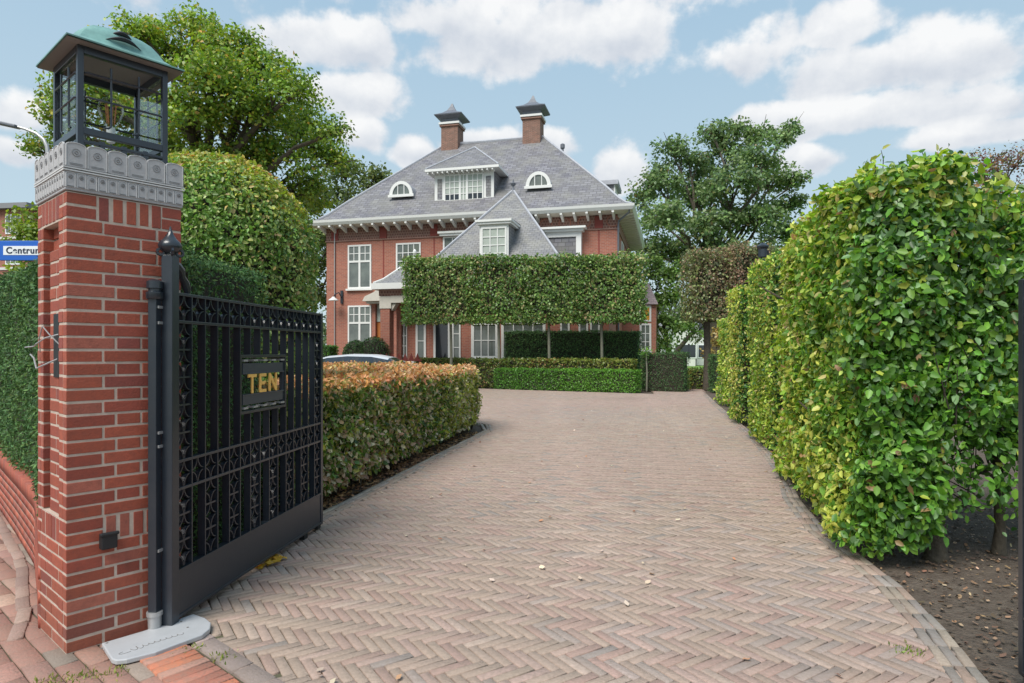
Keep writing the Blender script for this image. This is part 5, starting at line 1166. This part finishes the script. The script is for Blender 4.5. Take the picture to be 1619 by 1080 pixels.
    fo = window(.12, .76, 3.05, 3.90, 4.0, cols=1, rows=1, fw=.09, sill=False, pm='amber'); fo = window(.16, .76, 1.45, 2.95, 4.0, cols=2, rows=3, fw=.10)
    # fence spikes beside the entrance
villa()
def spikes():
    o = empty('spiked_railing', (-4.9, 26.9, 0), 0, 'short dark red spiked railing in front of the glazed door', 'railing')
    m_ = MB()
    for k in range(8):
        x = -.9+k*.26; m_.prism([(x-.1, 1.13), (x, 1.40), (x+.1, 1.13)], 'y', -.02, .02)
    m_.build('spike', M['redpanel'], o); m_ = MB(); m_.box(-1.1, 1.1, -.03, .03, 1.06, 1.13)
    for x in (-1.0, 0, 1.0): m_.box(x-.03, x+.03, -.025, .025, 0, 1.06)
    m_.build('rail', M['redpanel'], o)
spikes()

# ------------------------------------------------------------------ parked car behind the beech hedge
def car():
    o = empty('parked_car', (-4.05, 17.6, 0), math.radians(176), 'silver car parked behind the beech hedge, only its roof showing', 'car')
    # stations: x, floor, belt z, roof z, half width, roof half width
    st = [(-2.25, .42, .62, .66, .60, .50), (-2.18, .28, .72, .76, .78, .62), (-1.75, .22, .84, .90, .88, .70), (-1.35, .20, .90, 1.00, .91, .66), (-.80, .20, .93, 1.28, .92, .60), (-.35, .20, .94, 1.36, .92, .60), (.30, .20, .95, 1.375, .92, .61), (.85, .20, .96, 1.33, .92, .60), (1.35, .20, .98, 1.20, .91, .58), (1.85, .24, .98, 1.02, .88, .66), (2.2, .34, .90, .94, .80, .66), (2.28, .45, .70, .74, .70, .6)]
    def sec(s):
        x, f_, b_, r_, w_, rw = s
        half = [(.0, f_), (w_*.8, f_), (w_, f_+.18), (w_*1.0, (f_+b_)/2), (w_*.96, b_), (rw, r_-.05), (rw*.75, r_), (0, r_+.012)]
        return [(x, y, z) for y, z in half]+[(x, -y, z) for y, z in half[-2:0:-1]]
    S_ = [sec(s) for s in st]; n = len(S_[0]); body = MB(); gl = MB()
    vs = [p for r in S_ for p in r]; fb, fg = [], []
    for i in range(len(S_)-1):
        for j in range(n):
            q = (i*n+j, i*n+(j+1) % n, (i+1)*n+(j+1) % n, (i+1)*n+j)
            up = j in (5, 6, 7, 8) or j == 4 or j == 9
            glassy = (j in (4, 9) and 3 <= i <= 8) or (i in (3,) and 4 <= j <= 9) or (i == 8 and 4 <= j <= 9)
            (fg if glassy else fb).append(q)
    fb += [tuple(range(n)), tuple(range((len(S_)-1)*n, len(S_)*n))[::-1]]
    body.add(vs, fb); body.build('body', M['carpaint'], o, smooth=True); gl.add(vs, fg); gl.build('window', M['carglass'], o, smooth=True)
    for x in (-1.4, 1.4):
        for s in (-1, 1):
            w = MB(); w.tube([(x, s*.74, .32), (x, s*.93, .32)], .32, 20); wo = w.build('wheel', M['rubber'], o); w = MB(); w.tube([(x, s*.925, .32), (x, s*.94, .32)], .21, 12); w.build('rim', M['chrome'], wo)
    for s in (-1, 1):
        w = MB(); w.box(-.95, -.78, s*.93, s*1.06, .92, 1.03); w.build('mirror', M['carpaint'], o, bevel=.02)
        w = MB(); w.box(-2.24, -2.1, s*.5-.15, s*.5+.15, .62, .70); w.build('headlight', M['signwhite'], o, bevel=.01)
car()

# ------------------------------------------------------------------ street furniture and far buildings
def post_lamp():
    x, y, _ = at(1209, 400, 15.5); o = empty('garden_lamp', (x, y, 0), 0, 'black lamp post top standing above the second right hedge', 'street lamp')
    m_ = MB(); m_.tube([(0.06, 0, 0), (.06, 0, 3.9)], .05, 10); m_.build('post', M['irondark'], o, smooth=True)
    m_ = MB(); m_.lathe([(.09, 3.72), (.11, 3.74), (.11, 3.93), (.14, 3.96), (.15, 4.0), (.05, 4.08)], (-.04, 0), 8); m_.build('lamp_head', M['iron'], o)
    m_ = MB(); m_.tube([(-.04, 0, 3.62), (-.04, 0, 3.74)], .06, 10); m_.build('lamp_glass', M['darkpane'], o)
post_lamp()
def street_lamp():
    x, y, _ = at(77, 300, 15); o = empty('street_lamp', (x, y, 0), 0, 'slender grey street lamp arm reaching left beside the pillar cap', 'street lamp')
    pt = [(0, 0, 0)]+[(at(px, py, 15)[0]-x, 0, at(px, py, 15)[2]) for px, py in ((77, 250), (75, 232), (70, 221), (58, 211), (40, 204), (22, 199))]
    m_ = MB(); m_.tube(pt, [.07, .05, .045, .04, .035, .03, .03], 8); m_.build('pole', M['zinc'], o, smooth=True)
    a_, b_ = at(22, 199, 15), at(-12, 192, 15); m_ = MB(); m_.bar((a_[0]-x+.1, 0, a_[2]-.03), (b_[0]-x, 0, b_[2]), .2, .07); m_.build('lamp_head', M['hat'], o, bevel=.02)
street_lamp()
def signboard():
    x0, _, z0 = at(1, 412, 9); x1, _, z1 = at(118, 381, 9); o = empty('direction_sign', (x0+.5, 9, 0), 0, 'blue and white direction sign reading Centrum left of the pillar', 'sign')
    a_, b_ = -.5, x1-x0-.5; m_ = MB(); m_.box(a_, b_, -.02, .02, z0, z1); m_.build('panel', M['blue'], o, bevel=.006)
    m_ = MB(); m_.box(a_+.06, b_-.08, -.024, -.0202, z0+.075, z1-.075); m_.build('text_field', M['signwhite'], o)
    cu = bpy.data.curves.new('lettering', 'FONT'); cu.body = 'Centrum'; cu.size = .125; cu.extrude = .0015; cu.space_character = 1.12; cu.offset = .0035
    tmp = bpy.data.objects.new('tmp', cu); C.objects.link(tmp); bpy.context.view_layer.update()
    me = bpy.data.meshes.new_from_object(tmp.evaluated_get(bpy.context.evaluated_depsgraph_get())); bpy.data.objects.remove(tmp)
    t = link(me, 'lettering', o, []); me.materials.clear(); me.materials.append(M['signtext']); t.rotation_euler = (math.pi/2, 0, 0); t.location = (a_+.10, -.026, z0+.098)
    m_ = MB(); m_.tube([(b_-.15, .05, 0), (b_-.15, .05, z1+.05)], .04, 10); m_.build('post', M['zinc'], o, smooth=True)
signboard()
def apartments():
    D = 62; x1, _, zt = at(44, 322, D); o = empty('apartment_block', (x1, D, 0), math.radians(-8), 'distant red brick apartment block with white windows at the left edge', 'building')
    m_ = MB(); m_.box(-30, 0, 0, 12, 0, zt-.5); wl = m_.build('wall', M['wall'], o); m_ = MB(); m_.box(-30.3, .5, -.6, 12.3, zt-.5, zt); m_.build('roof', M['greyroof'], o)
    for f_ in range(4):
        z = zt-2.9-f_*3.0
        for k in range(8):
            x = -2.4-k*3.3; m_ = MB(); m_.box(x, x+1.7, -.06, -.002, z, z+1.9); w = m_.build('window', M['signwhite'], o); m_ = MB()
            for q in range(3): m_.box(x+.1+q*.53, x+.1+q*.53+.45, -.075, -.062, z+.15, z+1.75)
            m_.build('pane', M['pane'], w)
        m_ = MB(); m_.box(-30, 0, -.10, -.002, z-.5, z-.25); m_.build('floor_band', M['render'], wl)
apartments()
def far_house(px0, px1, ytop, D, lab, roof='greyroof'):
    x0, _, zt = at(px0, ytop, D); x1 = at(px1, ytop, D)[0]; w = x1-x0; o = empty('far_house', ((x0+x1)/2, D, 0), 0, lab, 'house', 'white houses in the distance')
    m_ = MB(); m_.box(-w/2, w/2, 0, 8, 0, zt*.72); m_.build('wall', M['render'], o)
    m_ = MB(); h = zt*.72; m_.rings([[(-w/2-.3, -.3, h), (w/2+.3, -.3, h), (w/2+.3, 8.3, h), (-w/2-.3, 8.3, h)], [(-w/2+1, 3.9, zt), (w/2-1, 3.9, zt), (w/2-1, 4.1, zt), (-w/2+1, 4.1, zt)]]); m_.build('roof', M[roof], o)
    for k in range(3):
        for z in (.8, 3.4):
            if z+1.5 > h: continue
            x = -w/2+w*(k+.5)/3; m_ = MB(); m_.box(x-.45, x+.45, -.05, -.002, z, z+1.5); wi = m_.build('window', M['signwhite'], o); m_ = MB(); m_.box(x-.36, x+.36, -.06, -.052, z+.1, z+1.4); m_.build('pane', M['darkpane'], wi)
far_house(1068, 1100, 488, 66, 'left of two small white houses seen beyond the lawn')
far_house(1102, 1150, 478, 70, 'right of two small white houses seen beyond the lawn')
